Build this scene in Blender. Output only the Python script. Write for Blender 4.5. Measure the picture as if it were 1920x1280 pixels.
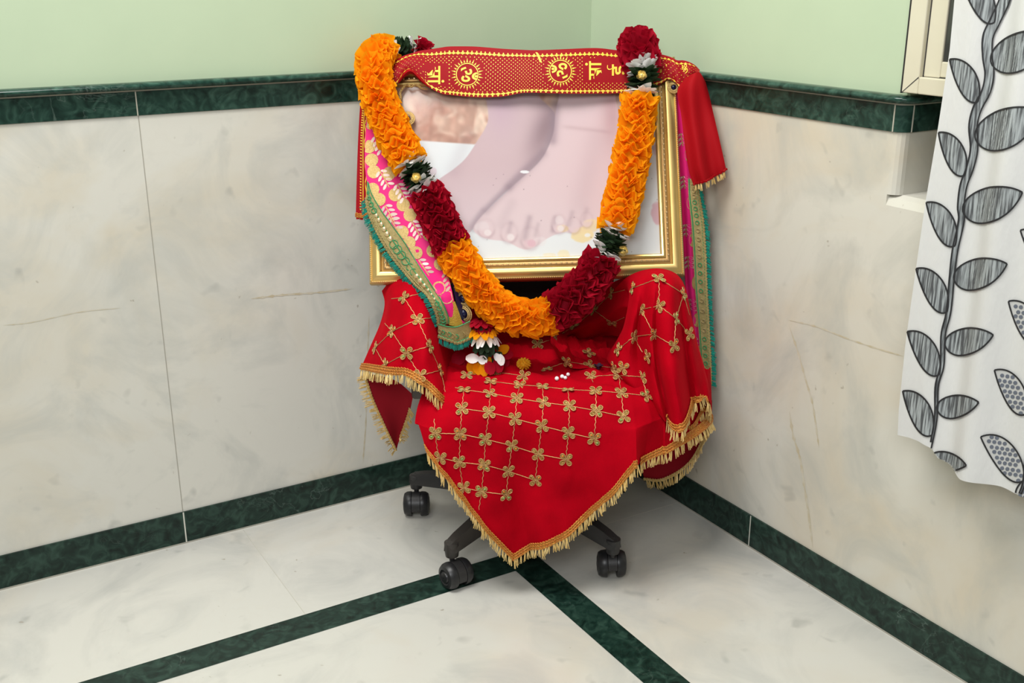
import bpy, bmesh, math, random
import numpy as np
from mathutils import Vector, Matrix
from mathutils.bvhtree import BVHTree
from mathutils.geometry import tessellate_polygon
for o in list(bpy.data.objects): bpy.data.objects.remove(o)
SC = bpy.context.scene; COL = SC.collection
rnd = random.Random(7); nrs = np.random.RandomState(5)
# ------------------------------------------------------------------ camera
YAW, PITCH, ROLL = .5321, .3292, -.0035
CW = np.array([-1.4701, -2.1386, 1.158]); FPX = 2047.7
_f = np.array([math.sin(YAW)*math.cos(PITCH), math.cos(YAW)*math.cos(PITCH), -math.sin(PITCH)])
_r = np.array([math.cos(YAW), -math.sin(YAW), 0]); _u = np.cross(_r, _f)
_r, _u = math.cos(ROLL)*_r+math.sin(ROLL)*_u, -math.sin(ROLL)*_r+math.cos(ROLL)*_u
cd = bpy.data.cameras.new('camera'); cam = bpy.data.objects.new('camera', cd); COL.objects.link(cam)
cam.matrix_world = Matrix(((_r[0], _u[0], -_f[0], CW[0]), (_r[1], _u[1], -_f[1], CW[1]), (_r[2], _u[2], -_f[2], CW[2]), (0, 0, 0, 1)))
cd.sensor_width = 36; cd.lens = FPX*36/1920; cd.clip_start = .02
SC.camera = cam
# ------------------------------------------------------------------ light
SC.view_settings.view_transform = 'Standard'; SC.view_settings.look = 'None'
SC.view_settings.gamma = 1; SC.view_settings.use_curve_mapping = False
SC.view_settings.exposure = -.30
w = bpy.data.worlds.new('room_light'); SC.world = w; w.use_nodes = True
w.node_tree.nodes['Background'].inputs[0].default_value = (1.0, 1.0, .985, 1)
w.node_tree.nodes['Background'].inputs[1].default_value = .21
def area(name, loc, target, sx, sy, power, col):
    l = bpy.data.lights.new(name, 'AREA'); l.shape = 'RECTANGLE'; l.size = sx; l.size_y = sy; l.energy = power; l.color = col
    o = bpy.data.objects.new(name, l); COL.objects.link(o); o.location = loc
    o.rotation_euler = (Vector(target)-Vector(loc)).to_track_quat('-Z', 'Y').to_euler(); return o
area('ceiling_light', (-1.35, -.85, 2.82), (-.7, -.6, .2), 1.1, 1.1, 78, (1, .985, .955))
area('window_daylight', (-2.5, -2.9, 2.35), (-.35, -.35, .35), 1.3, 1.0, 60, (.97, .99, 1))
# ------------------------------------------------------------------ local frame of the chair: x right, y towards the corner, z up
O = np.array([-.367, -.328, 0.0]); ANG = math.radians(-31.35)
SX = np.array([math.cos(ANG), math.sin(ANG), 0]); SY = np.array([-math.sin(ANG), math.cos(ANG), 0]); SZ = np.array([0, 0, 1.0])
ML = np.array([SX, SY, SZ])
CL = ML@(CW-O)
def wray(px, py): return _r*(px-960)/FPX-_u*(py-640)/FPX+_f
def lray(px, py): return ML@wray(px, py)
def pt(px, py, y):                       # a point measured in the photo, at its depth y (chair frame)
    d = lray(px, py); return CL+d*((y-CL[1])/d[1])
def wpt(px, py, axis, val):              # the same on a world plane
    d = wray(px, py); return CW+d*((val-CW[axis])/d[axis])
# picture frame plane
LEAN = math.radians(26); FROLL = .028
FO = np.array([-.0015, -.042, .5765])
FV = np.array([0, math.sin(LEAN), math.cos(LEAN)]); FN = np.array([0, -math.cos(LEAN), math.sin(LEAN)]); FU = np.array([1.0, 0, 0])
FU, FV = math.cos(FROLL)*FU+math.sin(FROLL)*FV, math.cos(FROLL)*FV-math.sin(FROLL)*FU
def fp(px, py, off=0.0):                 # a point on the picture's leaning plane, off in front of it
    d = lray(px, py); return CL+d*(((FO+FN*off-CL)@FN)/(d@FN))
def fuv(px, py):
    q = fp(px, py)-FO; return q@FU, q@FV
# ------------------------------------------------------------------ materials
def mat(name, col, rough=.6, metal=0, spec=.5, sheen=0, sheen_tint=None, col2=None, nscale=20, ndetail=4, bump=0, bscale=200, stretch=None, coat=0, contrast=(.35, .65), trans=0):
    m = bpy.data.materials.new(name); m.use_nodes = True; nt = m.node_tree; b = nt.nodes['Principled BSDF']
    b.inputs['Base Color'].default_value = (*col, 1); b.inputs['Roughness'].default_value = rough; b.inputs['Metallic'].default_value = metal
    b.inputs['Specular IOR Level'].default_value = spec; b.inputs['Coat Weight'].default_value = coat
    b.inputs['Transmission Weight'].default_value = trans
    if sheen:
        b.inputs['Sheen Weight'].default_value = sheen; b.inputs['Sheen Roughness'].default_value = .4
        b.inputs['Sheen Tint'].default_value = (*(sheen_tint or col), 1)
    tc = nt.nodes.new('ShaderNodeTexCoord'); mp = nt.nodes.new('ShaderNodeMapping'); nt.links.new(tc.outputs['Object'], mp.inputs[0])
    if stretch: mp.inputs['Scale'].default_value = stretch
    if col2:
        n = nt.nodes.new('ShaderNodeTexNoise'); n.inputs['Scale'].default_value = nscale; n.inputs['Detail'].default_value = ndetail
        nt.links.new(mp.outputs[0], n.inputs['Vector'])
        r = nt.nodes.new('ShaderNodeValToRGB'); r.color_ramp.elements[0].position = contrast[0]; r.color_ramp.elements[1].position = contrast[1]
        r.color_ramp.elements[0].color = (*col, 1); r.color_ramp.elements[1].color = (*col2, 1)
        nt.links.new(n.outputs['Fac'], r.inputs[0]); nt.links.new(r.outputs[0], b.inputs['Base Color'])
    if bump:
        n2 = nt.nodes.new('ShaderNodeTexNoise'); n2.inputs['Scale'].default_value = bscale; n2.inputs['Detail'].default_value = 3
        nt.links.new(mp.outputs[0], n2.inputs['Vector'])
        bn = nt.nodes.new('ShaderNodeBump'); bn.inputs['Strength'].default_value = bump; bn.inputs['Distance'].default_value = .002
        nt.links.new(n2.outputs['Fac'], bn.inputs['Height']); nt.links.new(bn.outputs[0], b.inputs['Normal'])
    return m
def marble(name, base, warm, grey, rough=.25, seed=0.0, vein=(.46, .41, .33), vamt=.035, scale=1.0, spec=.4):
    m = bpy.data.materials.new(name); m.use_nodes = True; nt = m.node_tree; N = nt.nodes.new; Lk = nt.links.new
    b = nt.nodes['Principled BSDF']; b.inputs['Roughness'].default_value = rough; b.inputs['Specular IOR Level'].default_value = spec
    tc = N('ShaderNodeTexCoord'); mp = N('ShaderNodeMapping'); mp.inputs['Location'].default_value = (seed, seed*1.7, seed*.6); Lk(tc.outputs['Object'], mp.inputs[0])
    mp.inputs['Rotation'].default_value = (.5, .6, .3)
    def noise(s, d, dist=0, rgh=.55):
        n = N('ShaderNodeTexNoise'); n.inputs['Scale'].default_value = s*scale; n.inputs['Detail'].default_value = d; n.inputs['Distortion'].default_value = dist
        n.inputs['Roughness'].default_value = rgh; Lk(mp.outputs[0], n.inputs['Vector']); return n.outputs['Fac']
    def ramp(src, stops):
        r = N('ShaderNodeValToRGB'); e = r.color_ramp.elements
        e[0].position, e[0].color = stops[0][0], (*stops[0][1], 1); e[1].position, e[1].color = stops[-1][0], (*stops[-1][1], 1)
        for p_, c_ in stops[1:-1]:
            q = e.new(p_); q.color = (*c_, 1)
        Lk(src, r.inputs[0]); return r.outputs[0]
    def mix(f, a, c, fac=None, mode='MIX'):
        x = N('ShaderNodeMix'); x.data_type = 'RGBA'; x.blend_type = mode
        if fac is not None: x.inputs[0].default_value = fac
        else: Lk(f, x.inputs[0])
        Lk(a, x.inputs[6]); Lk(c, x.inputs[7]) if not isinstance(c, tuple) else setattr(x.inputs[7], 'default_value', (*c, 1)); return x.outputs[2]
    c0 = ramp(noise(2.6, 5, .6), [(.3, base), (.47, base), (.66, warm)])
    k = ramp(noise(4.3, 7, 1.2, .62), [(.47, (0, 0, 0)), (.70, (.8, .8, .8))]); c1 = mix(k, c0, grey)
    v = ramp(noise(1.7, 6, 1.6), [(.485, (0, 0, 0)), (.5, (vamt, vamt, vamt)), (.515, (0, 0, 0))]); c2 = mix(v, c1, vein)
    sp = ramp(noise(17, 2, .3), [(.66, (0, 0, 0)), (.78, (.42, .42, .42))]); c3 = mix(sp, c2, tuple(x*.6 for x in grey))
    sq = ramp(noise(46, 2, .2), [(.745, (0, 0, 0)), (.79, (.6, .6, .6))]); c3 = mix(sq, c3, (.30, .26, .20))
    Lk(c3, b.inputs['Base Color']); return m
def green_marble(name, rough=.22, lift=1.0):
    m = bpy.data.materials.new(name); m.use_nodes = True; nt = m.node_tree; N = nt.nodes.new; Lk = nt.links.new
    b = nt.nodes['Principled BSDF']; b.inputs['Roughness'].default_value = rough; b.inputs['Specular IOR Level'].default_value = .3
    tc = N('ShaderNodeTexCoord')
    def ramp(src, stops):
        r = N('ShaderNodeValToRGB'); e = r.color_ramp.elements
        e[0].position, e[0].color = stops[0][0], (*stops[0][1], 1); e[1].position, e[1].color = stops[-1][0], (*stops[-1][1], 1)
        for p_, c_ in stops[1:-1]:
            q = e.new(p_); q.color = (*c_, 1)
        Lk(src, r.inputs[0]); return r.outputs[0]
    n1 = N('ShaderNodeTexNoise'); n1.inputs['Scale'].default_value = 34; n1.inputs['Detail'].default_value = 8; n1.inputs['Distortion'].default_value = 1.5; Lk(tc.outputs['Object'], n1.inputs['Vector'])
    a = ramp(n1.outputs['Fac'], [(.3, (.003*lift, .011*lift, .008*lift)), (.5, (.010*lift, .030*lift, .022*lift)), (.72, (.030*lift, .068*lift, .050*lift))])
    n2 = N('ShaderNodeTexNoise'); n2.inputs['Scale'].default_value = 7; n2.inputs['Detail'].default_value = 9; n2.inputs['Distortion'].default_value = 2.5; Lk(tc.outputs['Object'], n2.inputs['Vector'])
    v = ramp(n2.outputs['Fac'], [(.49, (0, 0, 0)), (.5, (.5, .5, .5)), (.51, (0, 0, 0))])
    n3 = N('ShaderNodeTexNoise'); n3.inputs['Scale'].default_value = 3.2; n3.inputs['Detail'].default_value = 2; Lk(tc.outputs['Object'], n3.inputs['Vector'])
    k = ramp(n3.outputs['Fac'], [(.5, (0, 0, 0)), (.7, (1, 1, 1))])
    mm = N('ShaderNodeMix'); mm.data_type = 'RGBA'; mm.blend_type = 'MULTIPLY'; mm.inputs[0].default_value = 1; Lk(v, mm.inputs[6]); Lk(k, mm.inputs[7])
    x = N('ShaderNodeMix'); x.data_type = 'RGBA'; Lk(mm.outputs[2], x.inputs[0]); Lk(a, x.inputs[6]); x.inputs[7].default_value = (.16, .22, .19, 1)
    Lk(x.outputs[2], b.inputs['Base Color']); return m
M = {}
M['marble_l'] = marble('white_marble_cladding', (.645, .63, .57), (.61, .56, .455), (.48, .485, .45), .3, 1.0)
M['marble_r'] = marble('white_marble_cladding_warm_lit', (.635, .615, .545), (.61, .55, .44), (.475, .47, .42), .3, 4.0)  # right wall: its different lighting is tinted into a warmer base colour
M['marble_f'] = marble('white_marble_floor', (.60, .59, .54), (.585, .55, .475), (.47, .47, .44), .16, 9.0, vein=(.48, .40, .32), vamt=.03, spec=.5)
M['green'] = green_marble('dark_green_marble', .28, .95)
M['green_band'] = green_marble('green_marble_band', .3, 1.35)
M['green_rail'] = green_marble('polished_green_marble_moulding', .14, 1.6)
M['paint'] = mat('pale_green_wall_paint', (.475, .57, .40), .5, col2=(.455, .55, .385), nscale=5, ndetail=6, bump=.05, bscale=40)
M['grout'] = mat('pale_grout', (.42, .40, .33), .8)
M['grout_dark'] = mat('tile_joint', (.36, .34, .29), .8)
M['grout_white'] = mat('white_cement_joint', (.6, .6, .53), .8)
M['stain'] = mat('brown_vein_in_marble', (.52, .45, .31), .35, col2=(.60, .56, .46), nscale=60)
M['alu'] = mat('cream_painted_aluminium', (.64, .60, .465), .4, col2=(.62, .575, .44), nscale=9)
M['seal'] = mat('dark_seal', (.03, .03, .03), .6)
M['dark_glass'] = mat('window_glass', (.05, .05, .045), .06, spec=.6)
M['plastic'] = mat('black_plastic', (.022, .021, .021), .42, bump=.12, bscale=300)
M['plastic_brown'] = mat('brownish_black_plastic', (.035, .03, .026), .45)  # slightly lighter, browner plastic for the front left leg
M['tyre'] = mat('black_nylon_wheel', (.014, .014, .015), .38)
M['chair_fabric'] = mat('black_upholstery', (.012, .011, .011), .9, bump=.3, bscale=600)
M['bracket'] = mat('grey_brown_steel', (.085, .07, .058), .5)
M['velvet'] = mat('red_velvet', (.46, .0009, .009), .8, spec=.03, sheen=.24, sheen_tint=(1, .02, .035), col2=(.34, .0006, .007), nscale=13, contrast=(.3, .7), bump=.10, bscale=500)
M['velvet_back'] = mat('red_velvet_underside', (.36, .012, .022), .85, spec=.1)
M['gold_thread'] = mat('gold_thread', (.62, .39, .16), .42, metal=.55, bump=.4, bscale=1500)
M['sequin'] = mat('gold_sequin', (.36, .17, .035), .25, metal=.7, col2=(.62, .42, .15), nscale=260, bump=.8, bscale=1300)
M['glint_green'] = mat('green_glinting_sequin', (.28, .75, .25), .2, metal=.5)
M['glint_orange'] = mat('orange_glinting_sequin', (.95, .33, .06), .2, metal=.5)
M['fringe'] = mat('pale_gold_fringe', (.80, .60, .26), .45, metal=.2, col2=(.68, .46, .15), nscale=120)
M['braid'] = mat('orange_gold_braid', (.72, .36, .06), .4, metal=.35, col2=(.60, .16, .03), nscale=350, bump=.8, bscale=900)
M['orange'] = mat('orange_petal_cloth', (1.0, .47, .010), .8, spec=.06, col2=(1.0, .38, .006), nscale=30)
M['crimson'] = mat('crimson_petal_cloth', (.42, .004, .022), .75, spec=.15, col2=(.34, .002, .016), nscale=30)
M['white_petal'] = mat('white_petal_cloth', (.90, .89, .87), .7, spec=.2)
M['leaf'] = mat('dark_green_leaf_cloth', (.016, .036, .014), .65, spec=.25)
M['rose_gold'] = mat('pale_gold_foil', (.78, .62, .25), .3, metal=.6)
M['marigold'] = mat('yellow_marigold', (.82, .42, .01), .8)
M['pearl'] = mat('white_bead', (.85, .86, .88), .2)
M['purple'] = mat('dark_purple_petal', (.03, .004, .025), .7)
M['scarf'] = mat('red_satin_scarf', (.30, .003, .008), .6, spec=.15, bump=.08, bscale=900)
M['scarf_back'] = mat('plain_red_scarf_back', (.33, .002, .006), .7, spec=.12, bump=.1, bscale=900)
M['print_yellow'] = mat('yellow_printed_ink', (.88, .60, .055), .5)
M['pink'] = mat('pink_brocade', (.76, .018, .19), .55, spec=.2, bump=.15, bscale=900)
M['brocade_gold'] = mat('woven_gold_thread', (.66, .47, .19), .4, metal=.45, bump=.5, bscale=1200, col2=(.55, .37, .13), nscale=300)
M['brocade_pale'] = mat('woven_silver_pink_thread', (.60, .45, .39), .45, metal=.3)
M['border'] = mat('gold_brocade_border', (.44, .34, .14), .5, metal=.3, col2=(.33, .27, .10), nscale=160, bump=.8, bscale=900)
M['border_green'] = mat('green_embroidery_thread', (.03, .27, .10), .6)
M['teal'] = mat('teal_fringe', (.0, .27, .20), .7, col2=(.0, .17, .13), nscale=200)
M['navy'] = mat('navy_cut_stone', (.008, .008, .04), .2)
M['goldframe'] = mat('gold_leaf_moulding', (.70, .50, .19), .36, metal=.8, col2=(.62, .42, .14), nscale=14)
M['bronze'] = mat('bronze_beaded_strip', (.42, .25, .09), .4, metal=.7)
M['bead'] = mat('pale_gold_bead', (.85, .68, .38), .3, metal=.7)
M['white_curtain'] = mat('white_curtain_cloth', (.62, .62, .61), .75, sheen=.15, sheen_tint=(1, 1, 1), bump=.35, bscale=160, stretch=(1, 1, .35))
M['leaf_grey'] = mat('grey_streaked_leaf_print', (.065, .07, .075), .7, col2=(.36, .39, .40), nscale=300, ndetail=4, stretch=(1, 1, .07), contrast=(.40, .62))
M['ink'] = mat('black_printed_outline', (.012, .012, .014), .7)
M['dot_leaf'] = mat('pale_grey_leaf_print', (.50, .50, .49), .7)
M['dot'] = mat('slate_dot_print', (.115, .13, .165), .7)
def translucent(m, col, fac):
    nt = m.node_tree; t = nt.nodes.new('ShaderNodeBsdfTranslucent'); t.inputs[0].default_value = (*col, 1); x = nt.nodes.new('ShaderNodeMixShader'); x.inputs[0].default_value = fac
    nt.links.new(nt.nodes['Principled BSDF'].outputs[0], x.inputs[1]); nt.links.new(t.outputs[0], x.inputs[2]); nt.links.new(x.outputs[0], nt.nodes['Material Output'].inputs['Surface'])
translucent(M['orange'], (1.0, .52, .014), .5); translucent(M['crimson'], (.55, .004, .03), .3); translucent(M['white_petal'], (.92, .91, .88), .2); translucent(M['leaf'], (.03, .07, .02), .2)
# ------------------------------------------------------------------ mesh helper
def unit(v): v = np.asarray(v, float); return v/(np.linalg.norm(v)+1e-12)
class MB:
    def __init__(s): s.v = []; s.f = []; s.m = []
    def add(s, vs, fs, mi=0):
        o = len(s.v); s.v.extend([tuple(map(float, q)) for q in vs]); s.f.extend([tuple(i+o for i in f) for f in fs]); s.m.extend([mi]*len(fs))
    def grid(s, P, mi=0, close_u=False):
        R_, C_ = len(P), len(P[0]); vs = [q for row in P for q in row]; fs = []
        for i in range(R_-1):
            for j in range(C_ if close_u else C_-1):
                k = (j+1) % C_; fs.append((i*C_+j, i*C_+k, (i+1)*C_+k, (i+1)*C_+j))
        s.add(vs, fs, mi)
    def tube(s, pts, r, n=6, mi=0, cap=True):
        pts = [np.asarray(q, float) for q in pts]; rings = []
        rr = r if hasattr(r, '__len__') else [r]*len(pts)
        ref = np.array([.31, .22, .92])
        for i, q in enumerate(pts):
            t = unit(pts[min(i+1, len(pts)-1)]-pts[max(i-1, 0)]); a = unit(np.cross(t, ref)); b = np.cross(t, a)
            rings.append([q+rr[i]*(math.cos(2*math.pi*k/n)*a+math.sin(2*math.pi*k/n)*b) for k in range(n)])
        o = len(s.v); s.grid(rings, mi, True)
        if cap: s.f.append(tuple(o+k for k in range(n))); s.f.append(tuple(o+(len(pts)-1)*n+k for k in range(n-1, -1, -1))); s.m += [mi, mi]
    def box(s, lo, hi, mi=0, fr=None):
        c = [(x, y, z) for x in (lo[0], hi[0]) for y in (lo[1], hi[1]) for z in (lo[2], hi[2])]
        if fr is not None: c = [fr[0]+fr[1]*x+fr[2]*y+fr[3]*z for x, y, z in c]
        s.add(c, [(0, 1, 3, 2), (4, 6, 7, 5), (0, 4, 5, 1), (2, 3, 7, 6), (0, 2, 6, 4), (1, 5, 7, 3)], mi)
    def rbox(s, lo, hi, r, mi=0, fr=None, seg=3):
        bm = bmesh.new(); bmesh.ops.create_cube(bm, size=1)
        for v in bm.verts: v.co = Vector([lo[k]+(v.co[k]+.5)*(hi[k]-lo[k]) for k in range(3)])
        bmesh.ops.bevel(bm, geom=list(bm.edges), offset=r, segments=seg, affect='EDGES', profile=.5)
        bm.verts.index_update(); c = [np.array(v.co) for v in bm.verts]
        if fr is not None: c = [fr[0]+fr[1]*q[0]+fr[2]*q[1]+fr[3]*q[2] for q in c]
        s.add(c, [tuple(v.index for v in f.verts) for f in bm.faces], mi); bm.free()
    def ball(s, c, r, mi=0, nu=8, nv=6, sc=(1, 1, 1)):
        P = [[(c[0]+sc[0]*r*math.sin(t)*math.cos(a), c[1]+sc[1]*r*math.sin(t)*math.sin(a), c[2]+sc[2]*r*math.cos(t)) for a in [2*math.pi*k/nu for k in range(nu)]] for t in [math.pi*(i+.02)/(nv+.04) for i in range(nv+1)]]
        s.grid(P, mi, True)
    def lathe(s, prof, c, ax, n=24, mi=0):      # prof: (radius, along axis)
        ax = unit(ax); a = unit(np.cross(ax, [.3, .2, .9] if abs(ax[2]) < .9 else [1, 0, 0])); b = np.cross(ax, a); c = np.asarray(c, float)
        s.grid([[c+ax*h+r*(math.cos(2*math.pi*k/n)*a+math.sin(2*math.pi*k/n)*b) for k in range(n)] for r, h in prof], mi, True)
    def poly(s, pts, mi=0):
        tri = tessellate_polygon([[Vector(q) for q in pts]]); s.add(pts, [tuple(t) for t in tri], mi)
    def bvh(s): return BVHTree.FromPolygons(s.v, s.f)
    def build(s, name, mats, parent=None, base=(0, 0, 0), smooth=True, world=False, solid=0):
        me = bpy.data.meshes.new(name); b = np.asarray(base, float)
        me.from_pydata([tuple(np.asarray(q)-b) for q in s.v], [], s.f)
        for m_ in (mats if isinstance(mats, (list, tuple)) else [mats]): me.materials.append(m_)
        me.polygons.foreach_set('material_index', s.m)
        if smooth: me.polygons.foreach_set('use_smooth', [True]*len(me.polygons))
        me.update(); o = bpy.data.objects.new(name, me); COL.objects.link(o)
        if parent is not None: o.parent = parent
        elif not world:
            o.location = O+ML.T@b; o.rotation_euler = (0, 0, ANG)
        if smooth:
            try: me.set_sharp_from_angle(angle=math.radians(40))
            except Exception: pass
        if solid:
            k = o.modifiers.new('thickness', 'SOLIDIFY'); k.thickness = solid; k.offset = 0
        return o
def tag(o, label, cat, group=None):
    o['label'] = label; o['category'] = cat
    if group: o['group'] = group
    return o
def thing(name, label, cat, base, group=None):
    o = bpy.data.objects.new(name, None); COL.objects.link(o); o.empty_display_size = .05
    o.location = O+ML.T@np.asarray(base, float); o.rotation_euler = (0, 0, ANG); return tag(o, label, cat, group)
def struct(mb, name, mats, smooth=False, parent=None):
    o = mb.build(name, mats, parent, world=True, smooth=smooth)
    if parent is None: o['kind'] = 'structure'
    return o
def cr(P, t):                              # Catmull-Rom through control points P at parameters t
    P = np.asarray(P, float); n = len(P); t = np.clip(np.asarray(t, float), 0, n-1-1e-9); i = t.astype(int); f = (t-i)
    f = f.reshape(f.shape+(1,)*(P.ndim-1))
    E = np.concatenate([[2*P[0]-P[1]], P, [2*P[-1]-P[-2]]]); a, b, c, d = E[i], E[i+1], E[i+2], E[i+3]
    return .5*(2*b+(c-a)*f+(2*a-5*b+4*c-d)*f*f+(3*b-3*c+d-a)*f**3)
def loft(rows, nu, nv):                    # rows of control points -> smooth grid
    A = np.array([cr(r, np.linspace(0, len(r)-1, nu)) for r in rows]); return cr(A, np.linspace(0, len(rows)-1, nv))
def wob(P, amp, k, seed=0, ax=1):          # gentle wrinkles
    P = P.copy(); q = P@np.array([[k, k*.4, -k*.3], [-.35*k, k*.8, k*.5], [k*.25, -.6*k, k]])+seed
    P[..., ax] += amp*(np.sin(q[..., 0]+1.3*np.sin(q[..., 1]))*.6+.4*np.sin(2.3*q[..., 2]+q[..., 0])); return P
def hit(bv, px, py, off=.0006):
    d = Vector(lray(px, py)).normalized(); h = bv.ray_cast(Vector(CL), d)
    if h[0] is None: return None, None
    n = h[1] if h[1].dot(d) < 0 else -h[1]
    return np.array(h[0]+n*off), np.array(n)
def spline(pts, n): return cr(pts, np.linspace(0, len(pts)-1, n))
def resample(pts, n):
    pts = np.asarray(pts, float); d = np.concatenate([[0], np.cumsum(np.linalg.norm(np.diff(pts, axis=0), axis=1))]); t = np.linspace(0, d[-1], n)
    return np.stack([np.interp(t, d, pts[:, k]) for k in range(pts.shape[1])], 1)
# ================================================================== THE SETTING
YN = wpt(1692, 250, 0, 0)[1]               # where the right wall turns into the niche
ZB, ZG = .90, .9458                         # green band
ZT = wpt(330, 146, 1, 0)[2]-.004
HS = .0729
YL = -3.0; XL = -3.0
ZS = wpt(1700, 372, 0, 0)[2]                # niche sill
b = MB(); b.box((XL, YL, -.08), (.6, .14, 0)); struct(b, 'floor', M['marble_f'])
b = MB(); b.box((XL, 0, 0), (.0, .14, ZB)); struct(b, 'wall_left', M['marble_l'])
b = MB(); b.box((XL, .004, ZT-.004), (.004, .14, 2.9)); struct(b, 'wall_left_upper', M['paint'])
# right wall: cladding, niche with a rounded corner, the wall below the niche
b = MB(); b.box((0, YN+.018, 0), (.14, 0, ZB))
arc = [(0, YN+.018), (.0014, YN+.011), (.0053, YN+.0053), (.011, YN+.0014), (.018, YN)]
prof = arc+[(.14, YN), (.14, YN+.018)]
b.add([(x, y, ZS) for x, y in prof]+[(x, y, ZB) for x, y in prof], [(i, (i+1) % 7, 7+(i+1) % 7, 7+i) for i in range(7)]+[(6, 5, 4, 3, 2, 1, 0), tuple(range(7, 14))])
b.box((0, YL, 0), (.14, YN+.018, ZS-.018))
b.add([(0, YL, ZS-.018), (.0053, YL, ZS-.0053), (.018, YL, ZS), (.14, YL, ZS), (.14, YL, ZS-.018), (0, YN+.018, ZS-.018), (.0053, YN+.018, ZS-.0053), (.018, YN+.018, ZS), (.14, YN+.018, ZS), (.14, YN+.018, ZS-.018)], [(0, 1, 6, 5), (1, 2, 7, 6), (2, 3, 8, 7), (3, 4, 9, 8), (0, 4, 3, 2, 1), (5, 6, 7, 8, 9)])
b.box((.14, YL, 0), (.2, 0, ZB)); struct(b, 'wall_right', M['marble_r'])
b = MB(); b.box((.004, YN-.004, ZT-.004), (.2, .004, 2.9)); b.box((.16, YL, ZB), (.2, YN, 2.9)); struct(b, 'wall_right_upper', M['paint'])
# skirting
b = MB(); b.box((XL, -.004, 0), (-.004, 0, HS)); b.box((-1.0222, -.0044, 0), (-1.0194, -.0038, HS), 1); b.box((XL, -.0046, 0), (-.004, -.0035, .003), 2); struct(b, 'baseboard_left', [M['green'], M['grout_white'], M['grout_dark']])
b = MB(); b.box((-.004, YL, 0), (0, 0, HS)); b.box((-.0044, -.6318, 0), (-.0038, -.6294, HS), 1); b.box((-.0046, YL, 0), (-.0035, -.004, .003), 2); struct(b, 'baseboard_right', [M['green'], M['grout_white'], M['grout_dark']])
# dado rail: flat green band, joint, half round moulding
def nose(z0, z1, d, n=8): return [(-d*math.sin(math.pi*k/n)**.7, z0+(z1-z0)*(1-math.cos(math.pi*k/n))/2) for k in range(n+1)]
b = MB(); b.box((XL, -.003, ZB), (0, .14, ZG-.002)); b.box((XL, -.0025, ZG-.002), (0, .1, ZG+.001), 1)
xs = wpt(258, 217, 1, 0)[0]; b.box((xs-.0011, -.0034, ZB), (xs+.0011, 0, ZG-.002), 1)
pr = nose(ZG+.001, ZT, .016); b.grid([[(x, y-.003, z) for y, z in pr] for x in (XL, -.0)], 2); b.add([(XL, .1, ZG), (XL, .1, ZT), (0, .1, ZT), (0, .1, ZG), (XL, -.003, ZT), (0, -.003, ZT)], [(4, 5, 2, 1), (0, 1, 2, 3)], 2)
struct(b, 'trim_left', [M['green_band'], M['grout'], M['green_rail']], True)
b = MB(); b.box((-.003, YN+.018, ZB), (.1, 0, ZG-.002)); b.box((-.0025, YN+.018, ZG-.002), (.1, 0, ZG+.001), 1)
a2 = [(-.003, YN+.018), (-.0015, YN+.0095), (.0035, YN+.0035), (.010, YN-.001), (.018, YN-.003)]
b.grid([[(x, y, z) for x, y in a2+[(.139, YN-.003)]] for z in (ZB, ZG-.002)], 0)
b.add([(x, y, ZB) for x, y in a2]+[(.139, YN-.003, ZB), (.139, YN+.018, ZB)], [(6, 5, 4, 3, 2, 1, 0)], 0)
b.add([(x-.0003, y-.0003, z) for z in (ZG-.002, ZG+.001) for x, y in a2+[(.139, YN-.003)]], [(i, i+1, i+7, i+6) for i in range(5)], 1)
for yy, dx in ((YN+.018, 0), (YN-.003, .018)):
    if dx: b.box((.018-.0011, yy-.0006, ZB), (.018+.0011, yy+.001, ZG), 1)
    else: b.box((-.0036, yy-.0012, ZB), (0, yy+.0012, ZG), 1)
path = [((0, 0), (-1, 0))]+[((x, y), (math.cos(math.pi+t), math.sin(math.pi+t))) for (x, y), t in zip(a2, [0, .39, .785, 1.18, 1.57])]+[((.139, YN-.003), (0, -1))]
b.grid([[(x-nx*y, yw-ny*y, z) for y, z in pr] for (x, yw), (nx, ny) in [((-.003, 0), (-1, 0))]+path[1:]], 2)
b.add([(-.003, 0, ZT), (-.003, YN+.018, ZT), (.018, YN-.003, ZT), (.139, YN-.003, ZT), (.139, 0, ZT)], [(0, 1, 2, 3, 4)], 2)
struct(b, 'trim_right', [M['green_band'], M['grout'], M['green_rail']], True)
# joints and stained veins in the stone
b = MB()
xj = -1.0207; b.box((xj-.0008, -.0006, HS), (xj+.0008, .001, ZB)); struct(b, 'trim_joint_left', M['grout_dark'])
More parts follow.
